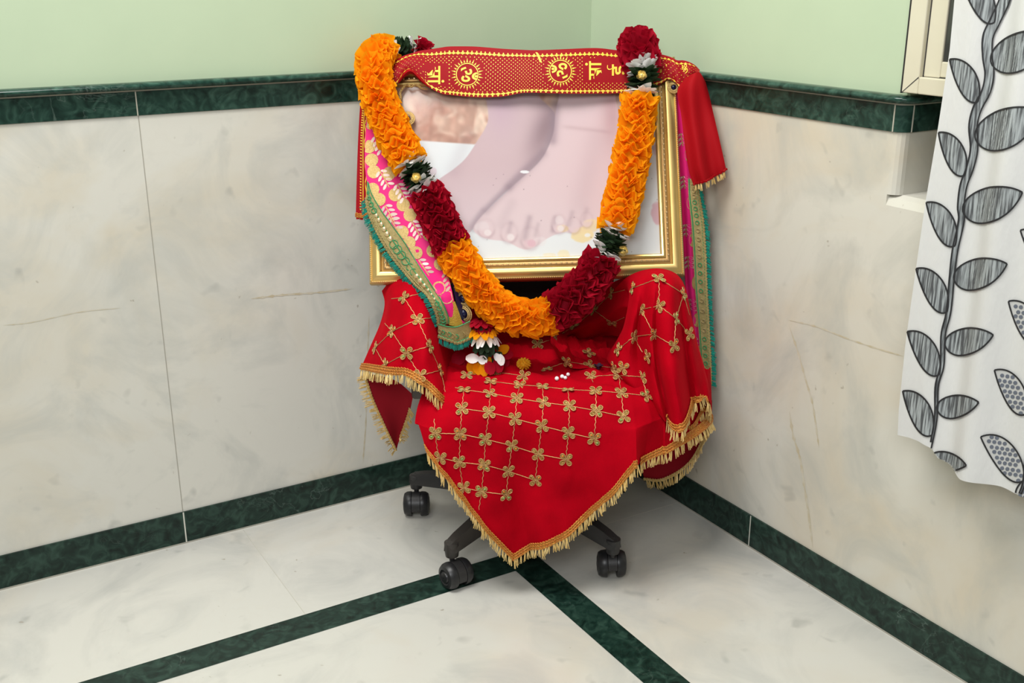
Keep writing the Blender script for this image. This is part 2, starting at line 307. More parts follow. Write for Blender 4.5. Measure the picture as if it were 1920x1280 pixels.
# inlaid strips in the floor
yA, yB, xA, xB = -.394, -.4627, -.4766, -.4077
b = MB(); b.add([(XL, yA, .0006), (XL, yB, .0006), (xA, yB, .0006), (xB, yA, .0006)], [(0, 1, 2, 3)]); b.add([(xB, yA, .0006), (xA, yB, .0006), (xA, YL, .0006), (xB, YL, .0006)], [(0, 1, 2, 3)]); struct(b, 'floor_inlay', M['green'])
b = MB(); g = wpt(450, 985, 2, 0); b.box((g[0]-.0007, yA, 0), (g[0]+.0007, -.005, .0005)); g = wpt(1200, 963, 2, 0); b.box((xB, g[1]-.0007, 0), (-.005, g[1]+.0007, .0005)); struct(b, 'floor_joint', mat('faint_floor_joint', (.53, .51, .455), .5))
def vein(pts, w_, name, axis):
    mb = MB(); P = spline(pts, 40); L_ = []; R_ = []
    for i, q in enumerate(P):
        t = unit(P[min(i+1, 39)]-P[max(i-1, 0)]); ww = w_*(.25+.75*abs(math.sin(i*.9)+.4*math.sin(i*2.3)))*min(1, i/4, (39-i)/4+.05); n_ = np.array([-t[1], t[0]])*ww
        L_.append(q+n_); R_.append(q-n_)
    f3 = (lambda q: wpt(q[0], q[1], 1, -.0004)) if axis == 1 else (lambda q: wpt(q[0], q[1], 0, -.0004))
    mb.grid([[f3(q) for q in L_], [f3(q) for q in R_]]); return struct(mb, name, M['stain'])
vein([(1478, 600), (1530, 612), (1590, 635), (1650, 655), (1695, 668)], 1.6, 'trim_vein_right', 0)
vein([(1480, 612), (1496, 660), (1510, 710), (1523, 755), (1530, 800), (1536, 842)], 2.0, 'trim_vein_right', 0)
vein([(1480, 770), (1487, 815), (1500, 860), (1508, 910), (1516, 965), (1524, 1028)], 2.6, 'trim_vein_right', 0)
vein([(470, 560), (530, 553), (600, 548), (662, 541)], 2.2, 'trim_vein_left', 1)
vein([(692, 590), (689, 680), (686, 790), (680, 872)], 1.6, 'trim_vein_left', 1)
vein([(5, 610), (60, 604), (150, 585), (230, 577)], .8, 'trim_vein_left', 1)
# ------------------------------------------------------------------ window
def wz(px, py, x=-.006): return wpt(px, py, 0, x)
y0 = wz(1697, 150)[1]; z0 = wz(1697, 173)[2]; y1 = wz(1741, 30)[1]; y2 = wz(1774, 30)[1]; z1 = wz(1728, 144)[2]; z2 = wz(1765, 116)[2]; yR = y0-1.2; zT = 2.2
win = MB()
win.rbox((-.012, y1, z0), (.03, y0, zT), .002); win.rbox((-.012, yR, z0), (.03, y1, z1), .002)
wf = win.build('window_1', M['alu'], None, world=True, smooth=False); wf['kind'] = 'structure'
q = MB(); q.rbox((-.004, y2, z1), (.026, y1-.0015, zT), .002); q.rbox((-.004, yR, z1+.0015), (.026, y2, z2), .002); q.build('sash', M['alu'], wf, smooth=False)
q = MB(); q.box((-.0005, yR, z2), (.006, y2, zT)); q.build('pane', M['dark_glass'], wf, smooth=False)
q = MB(); q.box((-.0035, y1-.0015, z1), (.02, y1, zT)); q.box((-.0035, yR, z1), (.02, y1, z1+.0015)); q.box((-.013, y0, z0-.001), (.02, y0+.0012, zT)); q.add([(-.0124, y0, z0), (-.0124, y0-.0018, z0), (-.0124, y1, z1-.0012), (-.0124, y1, z1+.0008)], [(0, 1, 2, 3)]); q.build('seal', M['seal'], wf, smooth=False)

# ================================================================== OFFICE CHAIR
chair = thing('office_chair', 'black swivel office chair on a five-armed base, draped in red velvet, in the marble corner', 'chair', (0, 0, 0))
def wl(x, y, z): return ML@(np.array([x, y, z])-O)
legdirs = [math.radians(a)-ANG for a in (-156, -81, 1, 63, 130)]
swiv = [-.32, .9, .4, 1.7, .35]
for i, a in enumerate(legdirs):
    d = np.array([math.cos(a), math.sin(a), 0]); t = np.array([-d[1], d[0], 0]); up = SZ
    b = MB(); rows = []
    for r, wd, zt, zb in ((.028, .027, .125, .075), (.08, .024, .122, .078), (.17, .020, .112, .078), (.245, .017, .100, .074), (.268, .015, .094, .072), (.276, .009, .088, .074)):
        rows.append([d*r+t*s_*wd*k_+up*z_ for s_, z_, k_ in ((-1, zb, 1), (1, zb, 1), (1, zt-.012, .95), (.6, zt, .95), (-.6, zt, .95), (-1, zt-.012, .95))])
    b.grid(rows, 0, True); o_ = len(b.v); b.add(rows[-1], [(0, 1, 2, 3, 4, 5)]); b.lathe([(.001, .060), (.013, .060), (.015, .075), (.015, .09), (.001, .096)], d*.262, SZ, 16); b.build('leg', M['plastic_brown'] if i == 0 else M['plastic'], chair)
    if i == 2:
        b = MB(); b.tube([d*.262+SZ*.062, d*.262+SZ*.045, d*.262+SZ*.022], [.006, .0055, .004], 10); b.build('bare_caster_stem', M['plastic'], chair); continue
    c = d*.262; sw = a+swiv[i]; ax = np.array([math.cos(sw), math.sin(sw), 0]); fw = np.array([-ax[1], ax[0], 0]); cc = c+fw*.014+SZ*.027
    h = MB(); h.tube([c+SZ*.072, c+SZ*.05], .0055, 10)
    hood = []
    for e in (-.009, .009): hood.append([cc+ax*e+.0265*(math.cos(th)*fw+math.sin(th)*SZ) for th in np.linspace(-.35, math.pi+.1, 14)]+[cc+ax*e-fw*.006, cc+ax*e+fw*.006-SZ*.006])
    h.grid(hood, 0, True)
    for r_ in hood: h.poly(r_)
    cas = h.build('caster', M['plastic'], chair)
    for sgn in (-1, 1):
        w_ = MB(); w_.lathe([(.001, .010), (.027, .010), (.0275, .013), (.0265, .021), (.023, .0265), (.016, .0285), (.0135, .0265), (.012, .0265), (.0105, .029), (.004, .030), (.001, .030)], cc, ax*sgn, 28)
        w_.build('wheel', M['tyre'], cas)
b = MB(); b.lathe([(.001, .062), (.03, .062), (.036, .07), (.036, .12), (.028, .132), (.001, .132)], (0, 0, 0), SZ, 28); b.build('base_hub', M['plastic'], chair)
b = MB(); b.lathe([(.001, .13), (.026, .13), (.026, .24), (.015, .241), (.015, .31), (.001, .31)], (0, 0, 0), SZ, 24); b.build('gas_lift', M['plastic'], chair)
b = MB(); b.rbox((-.11, -.10, .295), (.11, .10, .33), .012); b.build('seat_mechanism', M['plastic'], chair)
b = MB(); b.rbox((-.20, -.215, .325), (.215, .19, .395), .03, seg=5); b.build('seat', M['chair_fabric'], chair)
bl = math.radians(8); fr_ = (np.array([0, .195, .44]), np.array([1., 0, 0]), np.array([0, math.cos(bl), -math.sin(bl)]), np.array([0, math.sin(bl), math.cos(bl)]))
b = MB(); b.rbox((-.19, -.02, 0), (.19, .03, .30), .022, fr=fr_, seg=4); b.build('backrest', M['chair_fabric'], chair)
b = MB(); b.tube([(0, .06, .31), (0, .19, .315), (0, .222, .35), (0, .222, .5)], .017, 8); b.build('back_bar', M['plastic'], chair)
for sg in (-1, 1):
    x_ = .247*sg
    b = MB(); b.rbox((x_-.024, -.085 if sg > 0 else -.07, .492), (x_+.024, .11, .525), .011); am = b.build('armrest', M['plastic'], chair)
    b = MB(); b.rbox((x_*.89-.016, -.06, .33), (x_*.89+.010, -.02, .50) if sg > 0 else (x_*.89+.012, -.02, .40), .005); b.rbox((x_-.014, -.06, .38), (x_+.014, -.01, .495), .006); b.rbox((min(x_*.5, x_*.95), -.05, .325), (max(x_*.5, x_*.95), -.03, .345), .004); b.build('bracket', M['bracket'], am)

# ================================================================== PICTURE FRAME
FW, FH = .621, .448
fbase = FO
frame = thing('picture_frame', 'gold framed picture of bare feet leaning in the corner on the chair arms', 'picture frame', fbase)
def F3(u, v, n): return FO+FU*u+FV*v+FN*n
def moulding(prof, name, m, parent, inset_mode=True):
    mb = MB(); cs = [(-FW/2, 0, 1, 1), (FW/2, 0, -1, 1), (FW/2, FH, -1, -1), (-FW/2, FH, 1, -1)]
    mb.grid([[F3(cx+sx*i_, cy+sy*i_, n_) for i_, n_ in prof] for cx, cy, sx, sy in cs+cs[:1]], 0)
    return mb.build(name, m, parent, fbase)
mo = moulding([(.002, -.022), (0, -.018), (0, .002), (.002, .005), (.0035, .006), (.0045, .004), (.006, .0045), (.010, .009), (.016, .0105), (.022, .0085), (.0245, .004), (.0255, .0025), (.036, .002), (.037, .005), (.040, .0065), (.043, .005), (.0455, -.001), (.0455, -.006)], 'moulding', M['goldframe'], frame)
moulding([(.0258, .0028), (.028, .0042), (.0335, .0042), (.0358, .0024)], 'beaded_strip', M['bronze'], frame)
def bead_run(inset, n_, r, step):
    bd = MB()
    for (ax_, ay, bx, by) in ((-FW/2+inset, inset, FW/2-inset, inset), (-FW/2+inset, FH-inset, FW/2-inset, FH-inset), (-FW/2+inset, inset, -FW/2+inset, FH-inset), (FW/2-inset, inset, FW/2-inset, FH-inset)):
        L_ = math.hypot(bx-ax_, by-ay); k = int(L_/step)
        for i in range(k+1): bd.ball(F3(ax_+(bx-ax_)*i/k, ay+(by-ay)*i/k, n_), r, 0, 6, 4)
    bd.build('beading', M['bead'], frame, fbase)
bead_run(.0308, .0046, .0021, .0105); bead_run(.003, .0062, .0012, .0042)
b = MB(); b.box((-FW/2+.004, .004, -.021), (FW/2-.004, FH-.004, -.008), fr=(FO, FU, FV, FN)); b.build('backing_board', M['bracket'], frame, fbase)
# the printed picture: two feet on a white cloth
IN = .0445; NU, NV = 420, 300
gu = np.linspace(-FW/2+IN, FW/2-IN, NU); gv = np.linspace(IN, FH-IN, NV)
c4 = {}
aU = [];
for (px, py) in ((760, 200), (1220, 200), (760, 480), (1220, 480), (990, 340)): aU.append((*fuv(px, py), px, py))
aU = np.array(aU); A_ = np.c_[aU[:, 0], aU[:, 1], np.ones(5)]; kx = np.linalg.lstsq(A_, aU[:, 2], rcond=None)[0]; ky = np.linalg.lstsq(A_, aU[:, 3], rcond=None)[0]
GU, GV = np.meshgrid(gu, gv); X = kx[0]*GU+kx[1]*GV+kx[2]; Y = ky[0]*GU+ky[1]*GV+ky[2]   # picture millimetre-like coordinates
def vnoise(x, y, seed):
    r = np.random.RandomState(seed); T = r.rand(64, 64); xi, yi = np.floor(x).astype(int), np.floor(y).astype(int); fx, fy = x-xi, y-yi; fx, fy = fx*fx*(3-2*fx), fy*fy*(3-2*fy)
    g_ = lambda a, c: T[a % 64, c % 64]
    return (g_(xi, yi)*(1-fx)+g_(xi+1, yi)*fx)*(1-fy)+(g_(xi, yi+1)*(1-fx)+g_(xi+1, yi+1)*fx)*fy
def sdf(poly):
    P = np.array(poly, float); d = np.full(X.shape, 1e9); ins = np.zeros(X.shape, bool)
    for i in range(len(P)):
        a, c = P[i], P[(i+1) % len(P)]; e = c-a; wx, wy = X-a[0], Y-a[1]; t = np.clip((wx*e[0]+wy*e[1])/(e@e+1e-9), 0, 1)
        d = np.minimum(d, np.hypot(wx-e[0]*t, wy-e[1]*t)); cnd = ((a[1] > Y) != (c[1] > Y)) & (X < (c[0]-a[0])*(Y-a[1])/(c[1]-a[1]+1e-9)+a[0]); ins ^= cnd
    return np.where(ins, -d, d)
def sm(a, c, x): t = np.clip((x-a)/(c-a), 0, 1); return t*t*(3-2*t)
def closed(p_, n=80):
    p_ = list(p_); E_ = np.array(p_[-2:]+p_+p_[:2], float); return cr(E_, np.linspace(2, len(p_)+2, n))
def lay(img, mask, col):
    c_ = np.array(col, float)
    return img*(1-mask[..., None])+c_*mask[..., None]
S = lambda r, g, b_: np.array([r, g, b_])/255.
img = np.ones(X.shape+(3,))*S(236, 240, 243)
img = lay(img, sm(330, 480, Y)*.6, S(243, 246, 246))
cl = 1-sm(-2, 2, sdf([(700, 120), (1180, 120), (1180, 255), (920, 262), (889, 270), (776, 262), (700, 258)]))
n1 = vnoise(X/22+vnoise(X/16, Y/16, 3)*2, Y/30+vnoise(X/20, Y/20, 4)*2, 1); n2 = vnoise(X/9+n1*2, Y/12, 2)
cloth_c = S(240, 216, 198)*(n1[..., None])+S(190, 145, 130)*(1-n1[..., None]); cloth_c = cloth_c*(.92+.12*n2[..., None])+.02
img = lay(img, cl, cloth_c)
footL = closed([(905, 150), (912, 190), (914, 228), (893, 266), (873, 296), (850, 317), (822, 337), (790, 370), (780, 420), (800, 450), (845, 455), (880, 436), (915, 392), (945, 362), (975, 338), (1018, 296), (1040, 250), (1041, 212), (1012, 180), (1000, 150)], 120)
m_ = 1-sm(-1.5, 1.5, sdf(footL)); img = lay(img, m_, S(215, 191, 196))
img = lay(img, m_*np.exp(-((X-1020+(Y-250)*.35)/26)**2-((Y-235)/60)**2)*.75, S(150, 128, 135))
img = lay(img, m_*np.exp(-((X-940)/28)**2-((Y-195)/55)**2)*.5, S(205, 178, 196))
img = lay(img, m_*sm(300, 420, Y)*.7, S(231, 213, 218))
footR = closed([(1062, 150), (1048, 185), (1042, 213), (1037, 253), (1014, 300), (966, 345), (921, 387), (889, 424), (898, 440), (920, 448), (950, 452), (975, 464), (992, 466), (1008, 459), (1030, 444), (1056, 435), (1082, 437), (1104, 428), (1122, 412), (1144, 370), (1166, 293), (1166, 234), (1156, 185), (1150, 150)], 140)
d_ = sdf(footR); m_ = 1-sm(-1.5, 1.5, d_); img = lay(img, (1-sm(0, 16, d_))*(1-sm(430, 440, Y))*.35, S(150, 140, 150)); img = lay(img, m_, S(230, 207, 211))
img = lay(img, m_*np.exp(-((X-1150)/20)**2-((Y-210)/70)**2)*.6, S(196, 160, 165))
img = lay(img, m_*np.exp(-((Y-238-(X-1070)*.12)/4)**2)*(sm(1045, 1070, X)*(1-sm(1130, 1160, X)))*.25, S(180, 150, 155))
img = lay(img, m_*sm(330, 440, Y)*.5, S(236, 220, 222))
for (x0_, y0_, x1_, y1_, w_, k_) in ((958, 418, 952, 445, 5, .30), (993, 408, 984, 448, 6, .36), (1009, 420, 1004, 440, 4, .2), (1041, 408, 1036, 432, 5, .30), (1073, 398, 1067, 422, 5, .25), (1100, 392, 1094, 414, 5, .2), (1018, 286, 955, 350, 9, .55), (955, 350, 912, 395, 7, .35), (1042, 200, 1036, 262, 10, .6), (905, 395, 888, 424, 6, .25), (880, 250, 850, 318, 16, .15), (1120, 260, 1090, 380, 22, .12), (960, 380, 940, 420, 10, .12)):
    e = np.array([x1_-x0_, y1_-y0_]); t = np.clip(((X-x0_)*e[0]+(Y-y0_)*e[1])/(e@e), 0, 1); dd = np.hypot(X-x0_-e[0]*t, Y-y0_-e[1]*t)
    img = lay(img, np.exp(-(dd/w_)**2)*k_, S(160, 140, 150))
for (cx, cy, rx, ry, c_, k_) in ((984, 322, 9, 3, S(250, 252, 255), .9), (905, 425, 14, 10, S(238, 226, 228), .7), (990, 456, 9, 7, S(228, 185, 198), .7), (1013, 452, 13, 9, S(243, 234, 235), .5), (956, 445, 9, 8, S(240, 230, 231), .4), (1049, 412, 8, 8, S(243, 234, 235), .5), (1054, 428, 13, 7, S(246, 224, 178), .8), (1092, 440, 22, 15, S(248, 228, 178), .9), (1108, 422, 16, 12, S(247, 228, 184), .8), (1101, 440, 6, 4, S(247, 248, 246), .9), (1057, 476, 12, 9, S(248, 235, 195), .7), (1030, 478, 13, 5, S(247, 235, 205), .6), (1232, 399, 12, 22, S(224, 180, 192), .8), (1231, 280, 6, 12, S(214, 180, 195), .5), (812, 322, 7, 9, S(228, 200, 212), .5)):
    q_ = np.hypot((X-cx)/rx, (Y-cy)/ry)+.25*(vnoise(X/6, Y/6, 9)-.5); img = lay(img, (1-sm(.8, 1.1, q_))*k_, c_)
for (tx, ty, rx, ry, nail) in ((912, 428, 15, 17, 1), (955, 436, 15, 18, 1), (994, 446, 17, 20, 2), (1048, 420, 13, 17, 1), (1076, 422, 12, 15, 0), (1100, 412, 11, 14, 0)):
    q_ = np.hypot((X-tx)/rx, (Y-ty)/ry); below = sm(-.3, .5, (Y-ty)/ry)
    img = lay(img, np.exp(-((q_-1.02)/.22)**2)*.24*np.maximum(below, .35), S(172, 140, 150)); img = lay(img, (1-sm(.85, 1.0, q_))*.75*np.maximum(below, .15), S(234, 212, 215))
    if nail: img = lay(img, (1-sm(.7, 1.05, np.hypot((X-tx-3)/(rx*.52), (Y-ty-ry*.45)/(ry*.38))))*.7, S(246, 238, 238) if nail == 1 else S(232, 190, 202))
for k_ in range(26):
    cx, cy = nrs.uniform(800, 1240), nrs.uniform(300, 485); img = lay(img, (1-sm(.6, 1.3, np.hypot(X-cx, Y-cy)))*.55, S(120, 105, 110))
img = np.clip((img-.62)*1.10+.62, 0, 1); lin = np.where(img <= .04045, img/12.92, ((img+.055)/1.055)**2.4)*.70
b = MB(); b.grid([[F3(u, v, -.004) for u in gu] for v in gv]); pr_ = b.build('print', [], frame, fbase)
ca = pr_.data.color_attributes.new('print_colour', 'FLOAT_COLOR', 'POINT'); ca.data.foreach_set('color', np.concatenate([lin.reshape(-1, 3), np.ones((NU*NV, 1))], 1).astype(np.float32).ravel())
pm = mat('glossy_printed_photo', (1, 1, 1), .6, spec=.1); at_ = pm.node_tree.nodes.new('ShaderNodeVertexColor'); at_.layer_name = 'print_colour'; pm.node_tree.links.new(at_.outputs[0], pm.node_tree.nodes['Principled BSDF'].inputs['Base Color']); pr_.data.materials.append(pm)
gm = bpy.data.materials.new('picture_glass'); gm.use_nodes = True; nt = gm.node_tree; nt.nodes.clear(); oo = nt.nodes.new('ShaderNodeOutputMaterial'); mx = nt.nodes.new('ShaderNodeMixShader'); tr = nt.nodes.new('ShaderNodeBsdfTransparent'); gl = nt.nodes.new('ShaderNodeBsdfGlossy'); gl.inputs['Roughness'].default_value = .10; mx.inputs[0].default_value = .012
nt.links.new(tr.outputs[0], mx.inputs[1]); nt.links.new(gl.outputs[0], mx.inputs[2]); nt.links.new(mx.outputs[0], oo.inputs[0])
b = MB(); b.box((-FW/2+.043, .043, -.003), (FW/2-.043, FH-.043, -.001), fr=(FO, FU, FV, FN)); b.build('glass', gm, frame, fbase, smooth=False)
#==PART2==
# ================================================================== RED VELVET CLOTH
vel = thing('velvet_cloth', 'red velvet cloth with gold sequin flowers and fringe draped over the chair seat and arms', 'cloth', (0, -.05, .40))
vb = (0, -.05, .40)
V = MB()
# seat and the front flap that hangs to a point, then round the right side of the seat
colsA = [  # seat edge x, y, outward dir, hem pixel, hem depth, reach into the seat
    (-.205, -.235, (-.25, -1), 799, 838, -.262, 1), (-.178, -.242, (0, -1), 835, 890, -.272, 1), (-.135, -.245, (0, -1), 880, 950, -.268, 1), (-.09, -.246, (0, -1), 920, 1003, -.27, 1),
    (-.05, -.246, (0, -1), 962, 1050, -.274, 1), (0, -.246, (0, -1), 1000, 1029, -.27, 1), (.05, -.246, (0, -1), 1050, 1003, -.265, 1), (.10, -.246, (0, -1), 1100, 966, -.268, 1), (.15, -.244, (0, -1), 1150, 916, -.275, 1), (.195, -.24, (.1, -1), 1192, 868, -.275, 1),
    (.225, -.222, (.4, -1), 1206, 862, -.245, .9), (.242, -.195, (.8, -.7), 1245, 849, -.235, .6), (.248, -.15, (1, -.2), 1292, 822, -.20, .42), (.25, -.10, (1, 0), 1322, 800, -.15, .4), (.25, -.05, (1, 0), 1334, 788, -.09, .4)]
hemA = []
def colA(q):
    xe, ye, ox, oy, hx, hy, hd, k = q; o = unit((ox, oy, 0)); E = np.array([xe, ye, .388]); h = pt(hx, hy, hd)
    P = [E-o*.43*k+SZ*.06, E-o*.375*k+SZ*.026, E-o*.22*k+SZ*.016, E-o*.07*k+SZ*.020, E-o*.016*k+SZ*.011, E+o*.016-SZ*.026, E+(h-E)*.4+o*.012, h]
    return np.array(P)
flatA = [(x, y, d[0], d[1], a, c, e, k) for x, y, d, a, c, e, k in colsA]
NA = 190; tt = np.linspace(0, len(flatA)-1, NA); FA = np.array(flatA)
GA = np.array([cr(colA([np.interp(t, range(len(FA)), FA[:, k]) for k in range(8)]), np.concatenate([np.linspace(0, 4, 50), np.linspace(4, 7, 34)[1:]])) for t in tt])   # (columns, rows, 3)
drop = np.clip((.385-GA[..., 2])/.2, 0, 1); xx = GA[..., 0]
GA[..., 1] += drop*(.006*np.sin(xx*46+1.0+drop*1.2)+.010*np.sin(xx*21+2.2))*(tt[:, None] < 11)
GA[..., 1] += drop*.011*np.sin(xx*52+GA[..., 2]*14)*np.clip((xx-.02)*8, 0, 1)*(tt[:, None] < 9)
GA[..., 1] -= .024*drop*np.exp(-((tt[:, None]-9.0)/.5)**2)
seatm = 1-np.clip((.40-GA[..., 2])/.02, 0, 1)
GA[..., 2] += seatm*(.004*np.sin(xx*48+GA[..., 1]*45+2*np.sin(GA[..., 1]*40))+.0045*np.sin(GA[..., 1]*95+2.2*np.sin(xx*16)+1)*np.clip((GA[..., 1]+.2)*6, .15, 1))
def crumple(x, y, k, seed):
    T = np.random.RandomState(seed).rand(64, 64); xi, yi = np.floor(x*k).astype(int), np.floor(y*k).astype(int); fx, fy = x*k-xi, y*k-yi; fx, fy = fx*fx*(3-2*fx), fy*fy*(3-2*fy)
    g_ = lambda a, c: T[a % 64, c % 64]
    return (g_(xi, yi)*(1-fx)+g_(xi+1, yi)*fx)*(1-fy)+(g_(xi, yi+1)*(1-fx)+g_(xi+1, yi+1)*fx)*fy
GA[..., 2] += seatm*np.clip((GA[..., 1]+.24)*7, .1, 1)*(.026*np.abs(crumple(xx+.4*GA[..., 1], GA[..., 1]*1.7, 26, 3)-.5)+.013*np.abs(crumple(xx, GA[..., 1]*2, 52, 4)-.5))
GA[..., 1] -= np.clip(drop, 0, 1)*(.022*np.abs(crumple(xx+.25*GA[..., 2], GA[..., 2]*.4, 17, 8)-.5)+.008*np.abs(crumple(xx-.5*GA[..., 2], GA[..., 2]*.8, 34, 9)-.5))
V.grid(GA.transpose(1, 0, 2))
hemA = GA[:, -1]
V.grid([[(x, y, .402+.006*abs(crumple(np.array(x), np.array(y), 30, 6)-.5)) for x in np.linspace(.02, .235, 24)] for y in np.linspace(-.10, .19, 30)])
# right arm
def rows3(rows): return [[pt(*q) for q in r] for r in rows]
rB = rows3([[(1150, 545, .0), (1172, 522, -.05), (1200, 508, -.075), (1235, 503, -.08), (1266, 512, -.075), (1284, 536, -.06), (1293, 575, -.04)],
    [(1186, 560, .02), (1180, 548, -.09), (1203, 530, -.14), (1237, 520, -.155), (1268, 530, -.14), (1288, 560, -.10), (1298, 600, -.05)],
    [(1188, 592, .04), (1176, 582, -.11), (1203, 577, -.165), (1236, 572, -.192), (1273, 585, -.175), (1297, 615, -.12), (1310, 650, -.06)],
    [(1184, 632, .04), (1166, 620, -.11), (1198, 630, -.17), (1238, 632, -.21), (1280, 645, -.19), (1308, 670, -.13), (1322, 690, -.07)],
    [(1170, 668, .03), (1146, 655, -.10), (1202, 684, -.185), (1245, 700, -.225), (1288, 705, -.20), (1318, 712, -.14), (1330, 720, -.08)],
    [(1165, 690, .02), (1140, 676, -.10), (1217, 740, -.215), (1258, 770, -.235), (1296, 752, -.20), (1322, 738, -.15), (1332, 748, -.09)],
    [(1170, 712, -.02), (1160, 694, -.10), (1232, 775, -.22), (1263, 801, -.24), (1300, 770, -.205), (1325, 744, -.155), (1334, 772, -.09)]])
GB = loft(rB, 60, 50); sB = np.linspace(0, 1, 60)[None, :]*np.ones((50, 1)); vB = np.linspace(0, 1, 50)[:, None]
GB[..., 1] += (.017*np.sin(sB*19+.5)*np.clip(vB*1.6-.25, 0, 1)+.006*np.sin(sB*37+vB*3))*np.clip(vB*4, 0, 1)*np.clip(sB*5, .2, 1)
for s0_, w0_, d0_ in ((.475, .028, .030), (.70, .03, .022), (.33, .035, .014)): GB[..., 1] += d0_*np.exp(-((sB+.03*(vB-.5)-s0_)/w0_)**2)*np.clip(vB*2.2-.45, 0, 1)
GB[..., 1] -= np.clip(vB*2-.2, 0, 1)*.016*np.abs(crumple(GB[..., 0]+.3*GB[..., 2], GB[..., 2]*.5, 26, 12)-.5)
V.grid(GB); hemB = GB[-1]
# lower fold behind the right arm's hem, and the tail behind the seat
rC = rows3([[(1240, 700, -.16), (1285, 690, -.14), (1320, 690, -.09), (1333, 690, -.05)], [(1246, 770, -.19), (1290, 760, -.16), (1322, 745, -.11), (1335, 745, -.07)], [(1262, 822, -.215), (1296, 800, -.17), (1322, 770, -.125), (1336, 790, -.08)]])
GC = loft(rC, 30, 16); GC[..., 1] += .006*np.sin(np.linspace(0, 14, 30))[None, :]; V.grid(GC); hemC = GC[-1]
rD = rows3([[(1190, 800, .02), (1250, 790, .02), (1300, 770, .0), (1335, 750, -.03)], [(1198, 850, .02), (1240, 860, .01), (1295, 840, -.01), (1335, 780, -.05)], [(1208, 898, .02), (1246, 899, .0), (1296, 868, -.03), (1334, 797, -.07)]])
GD = loft(rD, 30, 14); hemD = GD[-1]
# left arm
rE = rows3([[(716, 545, -.02), (735, 524, -.03), (765, 516, -.04), (795, 522, -.04), (818, 545, -.03), (838, 590, -.01), (850, 640, .03)],
    [(721, 570, -.05), (738, 552, -.09), (768, 546, -.115), (798, 556, -.11), (822, 580, -.08), (842, 615, -.03), (858, 655, .02)],
    [(712, 608, -.05), (732, 598, -.12), (768, 598, -.17), (800, 606, -.165), (824, 625, -.12), (846, 650, -.05), (865, 672, .0)],
    [(694, 650, -.06), (724, 644, -.14), (765, 644, -.205), (802, 654, -.20), (826, 675, -.16), (846, 690, -.08), (868, 695, -.02)],
    [(681, 680, -.07), (715, 678, -.15), (760, 681, -.22), (804, 700, -.225), (833, 728, -.20), (848, 735, -.14), (868, 720, -.05)],
    [(676, 692, -.08), (706, 695, -.15), (756, 702, -.225), (803, 725, -.235), (838, 760, -.22), (847, 778, -.18), (842, 790, -.12)]])
GE = loft(rE, 60, 46); sE = np.linspace(0, 1, 60)[None, :]; vE = np.linspace(0, 1, 46)[:, None]
GE[..., 1] += .008*np.sin(sE*17+1.5)*np.clip(vE*1.5-.2, 0, 1)+.004*np.sin(sE*31+vE*4)*np.clip(vE*3, 0, 1)
GE[..., 1] += .018*np.exp(-((sE-.03*vE-.70)/.035)**2)*np.clip(vE*2-.3, 0, 1)+.010*np.exp(-((sE+.1*vE-.30)/.05)**2)*np.clip(vE*2-.3, 0, 1)
GE[..., 1] -= np.clip(vE*2-.2, 0, 1)*.016*np.abs(crumple(GE[..., 0]-.3*GE[..., 2], GE[..., 2]*.6, 24, 13)-.5)
V.grid(GE); hemE = GE[-1]
# inside back of the chair: cloth pushed up against the backrest and bunched on the seat
rF = rows3([[(815, 545, .05), (838, 578, .10), (862, 600, .16), (930, 612, .185), (1010, 598, .185), (1070, 568, .17), (1120, 545, .12), (1150, 528, .04), (1190, 512, -.03)],
    [(835, 600, .03), (850, 620, .08), (880, 632, .12), (950, 640, .13), (1030, 624, .12), (1090, 592, .10), (1130, 567, .06), (1160, 552, -.02), (1198, 540, -.085)],
    [(848, 640, .0), (860, 652, .04), (890, 655, .07), (950, 654, .075), (1030, 640, .065), (1092, 613, .045), (1135, 588, .01), (1166, 570, -.05), (1204, 585, -.10)],
    [(852, 655, .0), (864, 664, .05), (892, 665, .08), (952, 664, .09), (1032, 652, .08), (1096, 627, .06), (1140, 602, .02), (1170, 586, -.04), (1208, 610, -.10)],
    [(862, 690, -.02), (868, 684, .08), (896, 672, .14), (956, 664, .16), (1036, 655, .15), (1100, 640, .12), (1146, 630, .07), (1180, 640, -.02), (1212, 680, -.11)]])
GF = loft(rF, 90, 40); sF = np.linspace(0, 1, 90)[None, :]; vF = np.linspace(0, 1, 40)[:, None]
GF[..., 1] += .008*np.sin(vF*11+sF*12)*np.sin(sF*3.14)+.004*np.sin(sF*30+vF*6)*vF
V.grid(GF)
vo = V.build('velvet', M['velvet'], vel, vb)
U = MB(); U.grid(GD); U.build('velvet_underside', M['velvet_back'], vel, vb); U = MB()
rG = rows3([[(680, 700, -.085), (712, 704, -.06), (745, 715, -.05), (775, 740, -.05)], [(694, 745, -.085), (718, 752, -.07), (748, 758, -.05), (768, 772, -.04)], [(716, 795, -.085), (730, 805, -.075), (745, 812, -.05), (756, 805, -.04)], [(740, 846, -.08), (742, 845, -.075), (744, 842, -.07), (745, 836, -.06)]])
GG = loft(rG, 18, 24); U.grid(GG); U.build('velvet_underside', M['velvet_back'], vel, vb); U = MB()
rH = rows3([[(804, 735, -.20), (825, 748, -.19), (845, 772, -.17)], [(800, 765, -.17), (822, 775, -.17), (842, 785, -.165)], [(801, 776, -.18), (818, 782, -.185), (838, 786, -.18)]]); GH = loft(rH, 12, 8); U.grid(GH)
U.build('velvet_underside', M['velvet_back'], vel, vb)
VB = V.bvh()
